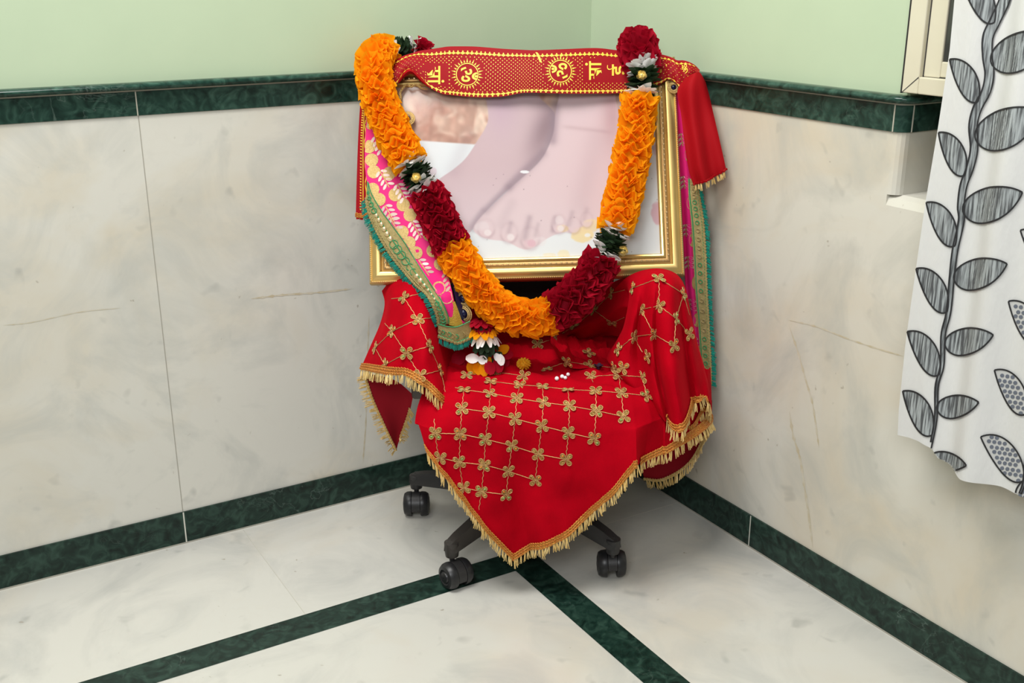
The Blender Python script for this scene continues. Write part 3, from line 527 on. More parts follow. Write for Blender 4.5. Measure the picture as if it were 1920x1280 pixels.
# embroidered flowers: four sequin petals on a thread lattice
seat_rows = [[(816, 812), (863, 813), (910, 823), (960, 835), (1009, 851), (1061, 861)], [(866, 766), (917, 773), (966, 785), (1016, 798), (1066, 811), (1114, 822)], [(861, 866), (908, 871), (953, 883), (1004, 900)], [(903, 921), (949, 927)],
    [(870, 731), (919, 738), (969, 747), (1019, 755), (1068, 761), (1118, 770), (1169, 781)], [(920, 715), (975, 722), (1017, 725), (1065, 731), (1117, 733), (1165, 737), (1212, 742)], [(825, 858)], [(870, 914)], [(875, 704), (930, 698), (982, 705)], [(1108, 706), (1160, 703), (1205, 707)], [(1025, 692), (1064, 678), (1106, 685), (1152, 690)]]
arm_l = [(758, 558), (783, 599), (735, 621), (805, 649), (762, 662), (722, 684), (825, 694), (788, 704), (704, 652)]
arm_r = [(1235, 522), (1281, 551), (1203, 580), (1236, 573), (1267, 597), (1292, 626), (1226, 626), (1263, 648), (1188, 631), (1160, 655), (1147, 550), (1187, 540), (1114, 582), (1078, 612), (1148, 605), (1040, 634), (1008, 646), (1168, 690), (1104, 662), (1215, 668)]
comp = {}; pieces = []
def thread(p, q_):
    n = max(5, int(math.hypot(p[0]-q_[0], p[1]-q_[1])/5)); L_ = []
    for i in range(n+1):
        h_, nn = hit(VB, p[0]+(q_[0]-p[0])*i/n, p[1]+(q_[1]-p[1])*i/n, .0008)
        if h_ is None: continue
        if L_ and np.linalg.norm(h_-L_[-1]) > .022: break
        L_.append(h_+np.cross(nn, unit(np.array([.3, .5, 1])))*.0009*(1 if i % 2 else -1))
    if len(L_) < 3: return
    pieces.append((p, L_)); A_, B_ = comp.setdefault(p, {p}), comp.setdefault(q_, {q_})
    if A_ is not B_:
        A_ |= B_
        for k in B_: comp[k] = A_
def flower(px, py, rot=.78, r=.0142):
    c, n = hit(VB, px, py, .0004)
    if c is None: return
    rt = unit(np.cross(n, unit(np.cross(lray(px, py-50)-lray(px, py), n)))); a = unit(np.cross(unit(np.cross(SZ, n) if abs(n[2]) < .95 else np.array([1., 0, 0])), n)); bb = np.cross(n, a)
    rot += rnd.uniform(-.18, .18); mb = MB()
    for k in range(4):
        th = rot+k*math.pi/2; d = math.cos(th)*a+math.sin(th)*bb; t = np.cross(n, d); ol = []
        for j in range(15):
            u_ = 2*math.pi*j/14; ol.append(c+d*r*(.58-.42*math.cos(u_))+t*r*.26*math.sin(u_)*(1.1-.30*math.cos(u_))+n*.0012)
        mb.tube(ol, .0007, 4, 0, False)
        mb.grid([[q-n*.0008 for q in ol[:-1]], [c+d*r*.55+(q-c-d*r*.55)*.45+n*.0014 for q in ol[:-1]], [c+d*r*.55+n*.0010]*14], 1, True)
        if rnd.random() < .28: mb.ball(c+d*r*rnd.uniform(.5, .75)+n*.0016, .0022, 2 if rnd.random() < .4 else 3, 7, 4, (1, 1, .6))
    mb.ball(c+n*.001, .0016, 0, 6, 4)
    mb.build('sequin_flower', [M['gold_thread'], M['sequin'], M['glint_green'], M['glint_orange']], vel, vb)
allf = [q for r_ in seat_rows for q in r_]+arm_l+arm_r
for q in allf: flower(*q)
for r_ in seat_rows:
    for p, q in zip(r_[:-1], r_[1:]): thread(p, q)
thread((969, 747), (966, 785)); 
for p, q in (((816, 812), (822, 855)), ((863, 813), (861, 866)), ((861, 866), (868, 912)), ((910, 823), (908, 871)), ((908, 871), (903, 921)), ((903, 921), (898, 955)), ((960, 835), (953, 883)), ((953, 883), (949, 927)), ((1009, 851), (1004, 900)), ((866, 766), (863, 813)), ((917, 773), (910, 823)), ((966, 785), (960, 835)), ((1016, 798), (1009, 851)), ((1066, 811), (1061, 861)), ((870, 731), (866, 766)), ((919, 738), (917, 773)), ((1019, 755), (1016, 798)), ((1068, 761), (1066, 811)), ((1118, 770), (1114, 822)), ((1117, 733), (1118, 770)), ((1065, 731), (1068, 761)), ((1165, 737), (1169, 781)), ((1017, 725), (1019, 755)), ((975, 722), (969, 747)), ((920, 715), (919, 738)), ((1108, 706), (1117, 733)), ((1160, 703), (1165, 737)), ((1205, 707), (1212, 742)), ((825, 858), (861, 866)), ((870, 914), (903, 921)), ((814, 785), (816, 812)), ((853, 727), (870, 731)),
    ((758, 558), (783, 599)), ((783, 599), (805, 649)), ((805, 649), (825, 694)), ((735, 621), (762, 662)), ((762, 662), (788, 704)), ((735, 621), (783, 599)), ((762, 662), (805, 649)), ((788, 704), (825, 694)), ((704, 652), (735, 621)), ((722, 684), (762, 662)), ((704, 652), (722, 684)), ((722, 606), (735, 621)), ((783, 599), (808, 596)), ((758, 558), (735, 560)), ((758, 558), (795, 549)), ((825, 694), (835, 735)),
    ((1235, 522), (1281, 551)), ((1235, 506), (1235, 522)), ((1235, 522), (1236, 573)), ((1187, 540), (1235, 522)), ((1147, 550), (1187, 540)), ((1203, 580), (1236, 573)), ((1236, 573), (1267, 597)), ((1281, 551), (1267, 597)), ((1267, 597), (1292, 626)), ((1267, 597), (1263, 648)), ((1203, 580), (1226, 626)), ((1226, 626), (1263, 648)), ((1188, 631), (1226, 626)), ((1160, 655), (1188, 631)), ((1114, 582), (1147, 550)), ((1078, 612), (1114, 582)), ((1078, 612), (1040, 634)), ((1114, 582), (1148, 605)), ((1148, 605), (1203, 580)), ((1281, 551), (1292, 590)), ((1292, 626), (1303, 610)), ((1188, 631), (1205, 660)), ((1008, 646), (1040, 634))): thread(p, q)
for grp in {id(c_): c_ for c_ in comp.values()}.values():
    ev = MB()
    for p, L_ in pieces:
        if p in grp: ev.tube(L_, .0007, 4)
    ev.build('gold_thread_lattice', M['gold_thread'], vel, vb)
# fringe: a woven braid along the hem with short tufts hanging from it
def fringe(hem, inner, ln=.021, step=.0078, skew=.5, head=.011, name='gold_fringe', parent=None, base=None, mats=None, dn=(0, 0, -1)):
    hem = resample(hem, max(8, int(np.sum(np.linalg.norm(np.diff(hem, axis=0), axis=1))/.003))); inner = resample(inner, len(hem)); n = len(hem); mb = MB()
    ins = np.array([unit(inner[i]-hem[i]) for i in range(n)]); tan = np.array([unit(hem[min(i+2, n-1)]-hem[max(i-2, 0)]) for i in range(n)])
    nor = np.array([unit(np.cross(tan[i], ins[i])) for i in range(n)]); nor = np.array([q if q@unit(CL-hem[i]) > 0 else -q for i, q in enumerate(nor)])
    P = [[hem[i]+ins[i]*head*k_/3+nor[i]*(.0022+.0006*math.sin(i*2.1+k_)) for k_ in range(-1, 4)] for i in range(n)]; mb.grid(np.array(P).transpose(1, 0, 2), 0)
    for e in (.0, .5, 1.0): mb.tube([hem[i]+ins[i]*head*e+nor[i]*.0032+tan[i]*.0006*math.sin(i*1.9)+ins[i]*.0009*(1 if i % 2 else -1) for i in range(n)], .0012, 4, 0)
    d = np.concatenate([[0], np.cumsum(np.linalg.norm(np.diff(hem, axis=0), axis=1))]); k = 0
    dn = np.array(dn, float)
    for s_ in np.arange(step*.5, d[-1], step):
        i = int(np.searchsorted(d, s_)); i = min(i, n-1); dr = unit(-ins[i]*(1-skew)+dn*skew+nor[i]*.08); dr = unit(dr+nrs.normal(0, .10, 3)); c = hem[i]+nor[i]*.0015; L_ = ln*rnd.uniform(.85, 1.12); t = tan[i]
        for j in (-1, 0, 1): 
            e_ = unit(dr+t*j*.10+nrs.normal(0, .04, 3)); mb.tube([c+t*j*.0006+ins[i]*.002, c+t*j*.0009+e_*L_*.5, c+t*j*.0012+e_*L_*rnd.uniform(.9, 1.05)], [.0008, .0009, .0006], 4, 1)
    return mb.build(name, mats or [M['braid'], M['fringe']], parent or vel, base or vb)
iN = int(NA*9.15/14.)
fringe(hemA[:iN], GA[:iN, -5], skew=.35); fringe(hemA[iN+3:], GA[iN+3:, -4], skew=.7)
fringe(hemB[25:58], GB[-6, 25:58], skew=.7); fringe(hemC[2:29], GC[-4, 2:29], skew=.7, head=.006); fringe(hemD, GD[-4], ln=.018, skew=.4, head=.004, mats=[M['fringe'], M['fringe']])
fringe(hemE[0:57], GE[-6, 0:57], skew=.75); fringe(GG[:, 0], GG[:, 4], ln=.018, skew=.3, head=.004, mats=[M['fringe'], M['fringe']]); fringe(GG[6:22, -1][::-1], GG[6:22, -5][::-1], ln=.016, skew=.5, head=.004, mats=[M['fringe'], M['fringe']]); fringe(GH[-1], GH[-3], ln=.014, skew=.7, head=.006)
#==PART3==
# ================================================================== PINK BROCADE SHAWL
shb = (-.25, -.05, .62)
shawl = thing('brocade_shawl', 'pink and gold brocade shawl with teal fringed border hanging down beside the gold frame', 'shawl', shb)
def seqp(L): return [pt(*q) if len(q) == 3 else None for q in L]
def mixp(q):                                 # (px, py, 'f', off) on the picture plane or (px, py, depth)
    return fp(q[0], q[1], q[3]) if len(q) == 4 else pt(*q)
f_ = 'f'
Li = [(690, 190, f_, .012), (686, 240, f_, .014), (684, 300, f_, .016), (691, 352, f_, .018), (715, 395, f_, .019), (742, 432, f_, .02), (766, 466, f_, .02), (786, 500, f_, .024), (812, 540, -.125), (828, 565, -.138), (840, 592, -.136), (842, 607, -.132)]
Ri = [(722, 190, f_, .014), (738, 240, f_, .018), (758, 300, f_, .018), (776, 352, f_, .02), (792, 395, f_, .022), (808, 432, f_, .022), (822, 466, f_, .022), (836, 500, f_, .026), (846, 540, -.118), (852, 566, -.13), (860, 592, -.128), (872, 605, -.122)]
Bo = [(689, 340, f_, .014), (687, 372, f_, .016), (692, 402, f_, .017), (704, 430, f_, .018), (720, 460, f_, .018), (738, 487, f_, .019), (760, 513, f_, .022), (780, 534, -.10), (800, 553, -.128), (813, 575, -.14), (820, 595, -.138), (821, 609, -.134)]
Bi = [(690, 341, f_, .0195), (697, 364, f_, .0195), (715, 395, f_, .0205), (728, 413, f_, .021), (742, 432, f_, .0215), (760, 457, f_, .0215), (780, 490, f_, .024), (797, 516, -.116), (814, 543, -.1275), (829, 566, -.140), (840, 592, -.138), (842, 607, -.134)]
def strip(L_, R_, nu, nv, belly=0.0):
    A = cr([mixp(q) for q in L_], np.linspace(0, len(L_)-1, nv)); B_ = cr([mixp(q) for q in R_], np.linspace(0, len(R_)-1, nv)); t = np.linspace(0, 1, nu)[None, :, None]
    G = A[:, None]*(1-t)+B_[:, None]*t; G[..., 1] -= belly*np.sin(np.pi*t[..., 0]); return G
P1 = MB(); G1 = strip(Li, Ri, 14, 90, .004); P1.grid(G1); PB = P1.bvh()
def decal(mb, bv, outline, mi, off=.0006):
    """a flat woven or printed shape laid onto a cloth surface"""
    mx, my = sum(q[0] for q in outline)/len(outline), sum(q[1] for q in outline)/len(outline)
    if hit(bv, mx, my, off)[0] is None: return
    hs = []
    for q in outline:
        for t in (1, .8, .6, .4, .2, 0):
            h = hit(bv, mx+(q[0]-mx)*t, my+(q[1]-my)*t, off)[0]
            if h is not None: break
        hs.append(np.array(h))
    if max(np.linalg.norm(a-hs[0]) for a in hs) > .12: return
    c = sum(hs)/len(hs); n = len(hs); mb.add([c]+hs, [(0, 1+i, 1+(i+1) % n) for i in range(n)], mi)
def ell(cx, cy, rx, ry, rot=0, n=14): return [(cx+rx*math.cos(t)*math.cos(rot)-ry*math.sin(t)*math.sin(rot), cy+rx*math.cos(t)*math.sin(rot)+ry*math.sin(t)*math.cos(rot)) for t in [2*math.pi*k/n for k in range(n)]]
def sprig(mb, bv, x, y, ang, s, n=4):
    d = (math.cos(ang), math.sin(ang)); p = (-d[1], d[0])
    for i in range(n):
        bx, by = x+d[0]*s*(i*9), y+d[1]*s*(i*9)
        decal(mb, bv, [(bx-p[0]*1.1, by-p[1]*1.1), (bx+p[0]*1.1, by+p[1]*1.1), (bx+d[0]*9*s+p[0]*.8, by+d[1]*9*s+p[1]*.8), (bx+d[0]*9*s-p[0]*.8, by+d[1]*9*s-p[1]*.8)], 1, .0007)
        for sg in (-1, 1): decal(mb, bv, ell(bx+(p[0]*sg*.85+d[0]*.55)*8*s, by+(p[1]*sg*.85+d[1]*.55)*8*s, 6.3*s, 2.7*s, math.atan2(p[1]*sg*.85+d[1]*.6, p[0]*sg*.85+d[0]*.6), 10), 2)
for cx, cy in ((741, 365), (756, 384), (769, 403), (754, 435), (767, 455), (780, 474), (699, 355), (711, 374), (812, 470), (826, 495), (823, 540), (692, 275), (697, 300), (701, 322), (730, 325), (693, 230), (805, 440), (838, 557)): decal(P1, PB, ell(cx, cy, 12.5, 12.5), 1)
for x, y, a in ((704, 255, 1.15), (712, 320, 1.05), (722, 385, 1.05), (728, 402, 1.05), (772, 415, 1.05), (785, 487, 1.0), (700, 205, 1.2), (745, 345, 1.1), (838, 510, 1.3)): sprig(P1, PB, x, y, a, 1.0)
P1.build('shawl_panel', [M['pink'], M['brocade_gold'], M['brocade_pale']], shawl, shb)
P2 = MB(); G2 = strip(Bo, Bi, 8, 90, .003); P2.grid(G2); B2 = P2.bvh()
for k in range(3): P2.tube([G2[i, (1, 4, 7)[k]]+FN*.0012 for i in range(0, 90, 2)], .0011, 4, (0, 1, 1)[k])
nB = 22
for i in range(6, 88, 3):
    c = (G2[i, 3]+G2[i, 4])/2+FN*.001; sz = np.linalg.norm(G2[i, 7]-G2[i, 0])*.22; grp = (i//18) % 2
    if grp == 0: P2.tube([c+sz*(math.cos(t)*FU+math.sin(t)*FV) for t in np.linspace(0, 6.28, 11)], .0009, 4, 1)
    else: P2.ball(c, max(.002, sz*.75), 2, 8, 4, (1, .5, 1))
P2.build('embroidered_border', [M['border'], M['border_green'], M['bead']], shawl, shb)
hb = [[pt(*q) for q in r] for r in ([(821, 607, -.139), (832, 610, -.141), (842, 612, -.141), (858, 612, -.136), (882, 602, -.124)], [(822, 622, -.139), (833, 626, -.142), (845, 630, -.142), (858, 634, -.137), (884, 624, -.122)], [(822, 631, -.139), (834, 636, -.142), (847, 641, -.142), (858, 644, -.137), (884, 633, -.122)])]
P3 = MB(); G3 = loft(hb, 24, 6); P3.grid(G3)
P3.tube([q-SY*.0012 for q in G3[0]], .0011, 4, 1); P3.tube([q-SY*.0012 for q in G3[-2]], .0011, 4, 1)
for i in range(2, 23, 3): P3.tube([G3[2, i]-SY*.0015+.0042*(math.cos(t)*SX+math.sin(t)*SZ) for t in np.linspace(0, 6.28, 10)], .0009, 4, 1 if i % 2 else 0)
P3.build('hem_band', [M['border'], M['border_green']], shawl, shb)
P4 = MB(); P4.grid(loft([[pt(*q) for q in r] for r in ([(835, 566, -.132), (845, 566, -.134), (853, 565, -.131)], [(840, 588, -.136), (851, 588, -.136), (861, 586, -.131)], [(842, 609, -.136), (855, 612, -.136), (868, 608, -.129)])], 8, 10)); P4.build('gold_end_panel', mat('woven_gold_end', (.52, .33, .04), .45, metal=.4, bump=.9, bscale=700), shawl, shb)
TE = [M['border'], M['teal']]
fringe(np.array([q+FN*.001 for q in G2[8:, 0]]), G2[8:, 3], ln=.014, step=.0042, skew=.25, head=.003, name='teal_fringe', parent=shawl, base=shb, mats=TE)
fringe(G3[-1], G3[-4], ln=.014, step=.0042, skew=.7, head=.003, name='teal_fringe', parent=shawl, base=shb, mats=TE)
# scalloped edging with navy stones
for (cx, cy, off, r, y_) in ((764, 222, .012, 10, None), (868, 560, 0, 11, -.112), (869, 588, 0, 13, -.112), (1263, 164, .012, 8, None)):
    q = fp(cx, cy, off) if y_ is None else pt(cx, cy, y_); rr = r/905.; u_, v_ = (FU, FV) if y_ is None else (SX, SZ); nn = np.cross(u_, v_); mb = MB()
    for k_, z_ in ((1, .0), (1.25, -.001), (.8, .001)): mb.tube([q+rr*k_*(math.cos(t)*u_+math.sin(t)*v_)+nn*z_ for t in np.linspace(0, 2*math.pi, 20)], .0016, 5, 0, False)
    mb.ball(q, rr*.55, 1, 10, 6, (1, .45, 1)); mb.build('navy_stone_edging', [M['brocade_gold'], M['navy']], shawl, shb)
mb = MB(); rp = spline([fp(x, y, .013) for x, y in ((748, 196), (751, 184), (750, 174), (756, 164), (763, 158), (771, 163), (780, 158), (790, 165), (800, 167))], 60)
for k_ in range(3): mb.tube([q+.0016*(FU*math.cos(i*.7+k_*2.1)+FN*math.sin(i*.7+k_*2.1)) for i, q in enumerate(rp)], .0013, 5)
mb.build('gold_cord_edging', M['brocade_gold'], shawl, shb)
mb = MB(); mb.grid(loft([[pt(*q) for q in r] for r in ([(848, 530, -.105), (868, 525, -.095)], [(856, 570, -.118), (878, 570, -.105)], [(864, 607, -.118), (884, 600, -.108)])], 6, 12)); mb.build('dark_lining', M['navy'], shawl, shb)
# right side of the shawl, hanging between the picture and the wall
RL = [[(1255, 150, .135), (1275, 150, .135), (1284, 165, .13)], [(1262, 200, .12), (1278, 200, .12), (1290, 205, .115)], [(1270, 300, .09), (1284, 300, .09), (1303, 300, .085)], [(1278, 400, .065), (1290, 400, .065), (1308, 400, .06)], [(1284, 515, .05), (1294, 515, .05), (1311, 510, .045)], [(1288, 600, .04), (1300, 600, .04), (1315, 600, .04)], [(1292, 725, .03), (1304, 725, .03), (1318, 722, .03)]]
P5 = MB(); G5 = loft([[pt(*q) for q in r] for r in RL], 16, 70); G5[..., 1] += .006*np.sin(np.linspace(0, 9, 16))[None, :]; P5.grid(G5); B5 = P5.bvh()
for cx, cy, a in ((1277, 250, 1.4), (1281, 330, 1.4), (1286, 420, 1.5), (1290, 480, 1.5), (1293, 560, 1.5), (1297, 630, 1.5)): sprig(P5, B5, cx, cy, a, .9, 3)
for cx, cy in ((1286, 225), (1290, 290), (1294, 380), (1298, 450), (1303, 530), (1306, 600), (1308, 660)): decal(P5, B5, ell(cx, cy, 6, 13), 1)
P5.build('shawl_panel', [M['pink'], M['brocade_gold'], M['brocade_pale']], shawl, shb)
RB = [[(1290, 335, .075), (1306, 335, .07)], [(1291, 370, .065), (1313, 375, .06)], [(1296, 420, .055), (1320, 420, .05)], [(1300, 480, .046), (1324, 480, .04)], [(1303, 540, .04), (1326, 540, .035)], [(1309, 610, .036), (1330, 610, .03)], [(1313, 670, .03), (1333, 670, .026)], [(1316, 722, .026), (1334, 720, .024)]]
P6 = MB(); G6 = loft([[pt(q[0], q[1], q[2]-.006) for q in r] for r in RB], 8, 80); P6.grid(G6)
for k in (1, 6): P6.tube([G6[i, k]-SY*.001 for i in range(0, 80, 2)], .0011, 4, 1)
for i in range(4, 78, 3): P6.tube([(G6[i, 3]+G6[i, 4])/2-SY*.0015+.004*(math.cos(t)*SX+math.sin(t)*SZ) for t in np.linspace(0, 6.28, 10)], .0009, 4, 1 if (i//12) % 2 else 2)
P6.build('embroidered_border', [M['border'], M['border_green'], M['bead']], shawl, shb)
fringe(G6[2:, -1], G6[2:, 4], ln=.011, step=.0042, skew=.35, head=.003, name='teal_fringe', parent=shawl, base=shb, mats=TE)
mb = MB(); mb.grid([[fp(x, y0_-6-(x-690)*.022, o_) for x in np.linspace(700, 1240, 40)] for y0_, o_ in ((132, -.024), (126, -.022), (120, -.005), (122, .009), (128, .012), (134, .0125))]); mb.build('shawl_fold', M['pink'], shawl, shb)

# ================================================================== RED PRAYER SCARF OVER THE TOP OF THE PICTURE
scb = tuple(fp(985, 110, .0)); scarf = thing('prayer_scarf', 'red satin scarf printed with yellow symbols and dots across the top of the gold frame', 'scarf', scb)
pairs = [(700, 130, 700, 172), (712, 124, 712, 172), (727, 118, 726, 167), (745, 110, 744, 156), (758, 104, 756, 138), (771, 100, 768, 131), (788, 95, 785, 144), (804, 92.7, 804, 163), (827, 89, 827, 175), (844, 87, 845, 178), (886, 87, 880, 181.5), (915, 89, 909, 182.5), (945, 91.5, 945, 180.6), (975, 93, 975, 175), (1005, 94, 1000, 174), (1058, 92, 1060, 175.5), (1117, 90, 1117, 175.5), (1157, 94, 1160, 174.7), (1195, 97, 1195, 170), (1234, 101, 1236, 158), (1252, 105, 1252, 149), (1262, 109, 1265, 154), (1270, 113, 1274, 163), (1281, 113, 1284, 158), (1292, 116, 1288, 146), (1303, 122, 1301, 140), (1312, 131, 1311, 138)]
PA = np.array(pairs, float); dA = np.concatenate([[0], np.cumsum(np.hypot(np.diff(PA[:, 0]), np.diff(PA[:, 1])))])
def sc_xy(d, v):
    k = np.interp(d, dA, range(len(PA))); q = cr(PA, np.array([k]))[0]; return q[0]*(1-v)+q[2]*v, q[1]*(1-v)+q[3]*v
def sc_off(d, v): return .0165+.006*math.sin(d*.021+.6)+.006*(v-.4)+.006*math.sin(math.pi*v)+(.0025*math.sin(d*.22) if d > 545 else 0)
def sc(d, v, e=0.0): x, y = sc_xy(d, v); return fp(x, y, sc_off(d, v)+e)
Z = MB(); Z.grid([[sc(d, v) for d in np.linspace(0, dA[-1], 180)] for v in np.linspace(0, 1, 14)]); ZB_ = Z.bvh()
def xd(px): return float(np.interp(px, PA[:, 0], dA))
suns = ((876, 139.6), (1051, 133.7)); clear = [(798, 118, 838, 162), (1092, 108, 1180, 154)]
d = 6.0; j = 0
while d < dA[-1]-6:
    for k, v in enumerate(np.linspace(.21, .89, 18)):
        dd = d+(4 if k % 2 else 0); x, y = sc_xy(dd, v); q1, q2 = sc_xy(dd, 0), sc_xy(dd, 1)
        if math.hypot(q1[0]-q2[0], q1[1]-q2[1]) < 62 and k % 3: continue
        if any(math.hypot(x-cx, y-cy) < 33 for cx, cy in suns) or any(a <= x <= c and b_ <= y <= e_ for a, b_, c, e_ in clear): continue
        h_ = 1.15; Z.add([sc(dd-h_, v, .0007), sc(dd, v-.013, .0007), sc(dd+h_, v, .0007), sc(dd, v+.013, .0007)], [(0, 1, 2, 3)], 1)
    d += 8
for d in np.arange(8, dA[-1]-10, 8.4):
    for v, s_ in ((.135, 1), (.94, -1)):
        for ox, ov, r_ in ((0, 0, 3.0), (-2.6, .0, 1.6), (2.6, .0, 1.6), (0, -.035*s_, 1.6)): Z.add([sc(d+ox-r_, v+ov, .0008), sc(d+ox, v+ov-r_/85, .0008), sc(d+ox+r_, v+ov, .0008), sc(d+ox, v+ov+r_/85, .0008)], [(0, 1, 2, 3)], 1)
def zpoly(pts, e=.0008):
    hs = [hit(ZB_, x, y, e)[0] for x, y in pts]
    if any(h is None for h in hs): return
    Z.add(hs, [tuple(range(len(hs)))], 1)
for cx, cy in suns:
    for k in range(28):
        t = 2*math.pi*k/28; c_, s_ = math.cos(t), math.sin(t); L_ = 31 if k % 2 else 28; zpoly([(cx+22.5*c_-1.5*s_, cy+22.5*s_+1.5*c_), (cx+L_*c_, cy+L_*s_), (cx+22.5*c_+1.5*s_, cy+22.5*s_-1.5*c_)])
    for k in range(36):
        a_, b_ = 2*math.pi*k/36, 2*math.pi*(k+1)/36; zpoly([(cx+r_*math.cos(t), cy+r_*math.sin(t)) for r_, t in ((19.6, a_), (21.2, a_), (21.2, b_), (19.6, b_))])
def text(body, box, cw, bold=.0):
    t = bpy.data.curves.new('writing', 'FONT'); t.body = body; t.offset = bold; o = bpy.data.objects.new('writing', t); COL.objects.link(o)
    dg = bpy.context.evaluated_depsgraph_get(); ev_ = o.evaluated_get(dg); me = ev_.to_mesh(); vs = np.array([v.co[:2] for v in me.vertices]); fs = [tuple(p.vertices) for p in me.polygons]; ev_.to_mesh_clear(); bpy.data.objects.remove(o); bpy.data.curves.remove(t)
    if len(vs) == 0: return
    lo, hi = vs.min(0), vs.max(0); uv = (vs-lo)/(hi-lo+1e-9); x0, y0, x1, y1 = box
    if cw: P = [(x0+v*(x1-x0), y0+u*(y1-y0)) for u, v in uv]
    else: P = [(x1-v*(x1-x0), y1-u*(y1-y0)) for u, v in uv]
    hs = [hit(ZB_, *q, .0008)[0] for q in P]
    if any(h is None for h in hs): return
    Z.add(hs, fs, 1)
text('ॐ', (860, 125.5, 895.5, 153.7), True, .015); text('सां', (801, 124, 833, 158), True, .015)
text('ॐ', (1034, 118.5, 1068, 148), False, .015); text('सां', (1097, 115, 1128, 150), False, .015); text('ई', (1138, 121, 1176, 142), False, .015); text('ॐ', (1278, 120, 1290, 138), False, .01)
zpoly([(1004, 98), (1008, 99), (1013, 108), (1016, 117), (1012, 117), (1009, 109)]); zpoly([(1240, 119), (1250, 121), (1250, 124), (1240, 123)]); zpoly([(1236, 131), (1241, 129), (1241, 136), (1237, 137)])
Z.build('scarf_front', [M['scarf'], M['print_yellow']], scarf, scb)
K = MB(); K.grid(loft([[fp(*q) for q in r] for r in ([(744, 156, .018), (757, 136, .022), (769, 129, .026), (786, 141, .028), (806, 163, .026)], [(746, 156, .03), (758, 139, .036), (771, 133, .04), (789, 149, .038), (807, 165, .03)], [(747, 157, .024), (760, 144, .028), (773, 139, .03), (791, 155, .032), (809, 167, .028)])], 24, 10)); K.build('turned_edge', M['scarf_back'], scarf, scb)
rT = [[(1284, 147, .085), (1299, 138, .075), (1312, 136, .075), (1323, 154, .085)], [(1270, 171, .075), (1291, 163, .06), (1312, 163, .06), (1330, 180, .075)], [(1277, 215, .06), (1295, 214, .046), (1318, 213, .05), (1338, 215, .058)], [(1283, 265, .04), (1303, 264, .03), (1326, 262, .036), (1348, 258, .042)], [(1291, 318, .03), (1311, 314, .018), (1334, 309, .028), (1357, 298, .032)], [(1300, 347, .026), (1318, 341, .016), (1340, 331, .026), (1361, 317, .03)]]
T_ = MB(); GT = loft([[pt(*q) for q in r] for r in rT], 30, 50); GT[..., 1] += .005*np.sin(np.linspace(0, 12, 30))[None, :]*np.linspace(.3, 1, 50)[:, None]; T_.grid(GT); T_.build('hanging_tail', M['scarf_back'], scarf, scb)
fringe(GT[-1], GT[-3], ln=.014, step=.0085, skew=.8, head=.002, parent=scarf, base=scb, mats=[M['scarf_back'], M['fringe']])
rL = [[(688, 150, .13), (698, 158, .125), (708, 172, .12)], [(677, 185, .115), (685, 188, .11), (693, 196, .108)], [(672, 250, .095), (680, 250, .092), (689, 250, .092)], [(669, 330, .072), (679, 330, .07), (692, 330, .072)], [(667, 405, .055), (679, 407, .052), (692, 404, .055)]]
T2 = MB(); GL = loft([[pt(*q) for q in r] for r in rL], 16, 60); T2.grid(GL)
for i in range(4, 57): 
    c = GL[i, 6]; T2.add([c-SX*.0022-SY*.001, c+SX*.0022-SY*.001, c+SX*.0022-SY*.001-SZ*.0024, c-SX*.0022-SY*.001-SZ*.0024], [(0, 1, 2, 3)], 1)
for col_, r_ in ((9, .0009), (12, .0012)): T2.tube([GL[i, col_]-SY*.001+SX*.002*math.sin(i*(.9 if col_ == 12 else 0)) for i in range(2, 58)], r_, 4, 1)
T2.build('hanging_tail', [M['scarf'], M['print_yellow']], scarf, scb)
fringe(GL[-1], GL[-3], ln=.006, step=.004, skew=.8, head=.006, parent=scarf, base=scb, mats=[M['braid'], M['scarf_back']])

# ================================================================== FLOWER GARLAND
gp = [(806, 97, -.03), (778, 91, -.03), (746, 92, -.012), (716, 97, .022), (699, 116, .05), (703, 152, .056), (716, 200, .058), (738, 250, .058), (762, 295, .058), (783, 332, .058), (803, 367, .058), (828, 420, .06), (850, 465, .06), (880, 515, .06), (910, 553, .058), (945, 582, .056), (985, 597, .054), (1025, 591, .054), (1060, 571, .056), (1095, 538, .058), (1122, 500, .056), (1140, 462, .052), (1155, 420, .05), (1170, 360, .05), (1183, 300, .05), (1192, 240, .05), (1199, 190, .054), (1206, 145, .056), (1204, 116, .05), (1196, 88, .03), (1200, 80, -.02)]
gq = np.array([(x, y) for x, y, o_ in gp], float); g3 = np.array([fp(*q) for q in gp])
fine = cr(np.concatenate([g3, gq], 1), np.linspace(0, len(gp)-1, 1600)); gl_ = np.concatenate([[0], np.cumsum(np.linalg.norm(np.diff(fine[:, :3], axis=0), axis=1))])
brk = [(806, 97, 'crimson'), (784, 91, 'white'), (768, 91, 'green'), (736, 93, 'white'), (724, 95, 'orange'), (768, 303, 'white'), (775, 316, 'green'), (791, 344, 'white'), (799, 357, 'crimson'), (851, 466, 'orange'), (1035, 587, 'crimson'), (1131, 486, 'white'), (1136, 473, 'green'), (1147, 446, 'white'), (1152, 430, 'orange'), (1200, 182, 'white'), (1203, 166, 'green'), (1206, 134, 'white'), (1205, 122, 'crimson')]
bs = [gl_[np.argmin(np.hypot(fine[:, 3]-x, fine[:, 4]-y))] for x, y, c in brk]; bs[0] = 0; bs[-1] = gl_[np.argmin(np.hypot(fine[:1590, 3]-1205, fine[:1590, 4]-122))]; bs.append(gl_[-1])
gab = tuple(fp(985, 560, .05)); garland = thing('flower_garland', 'orange, crimson and white cloth flower garland hung in a loop over the gold framed picture', 'garland', gab)
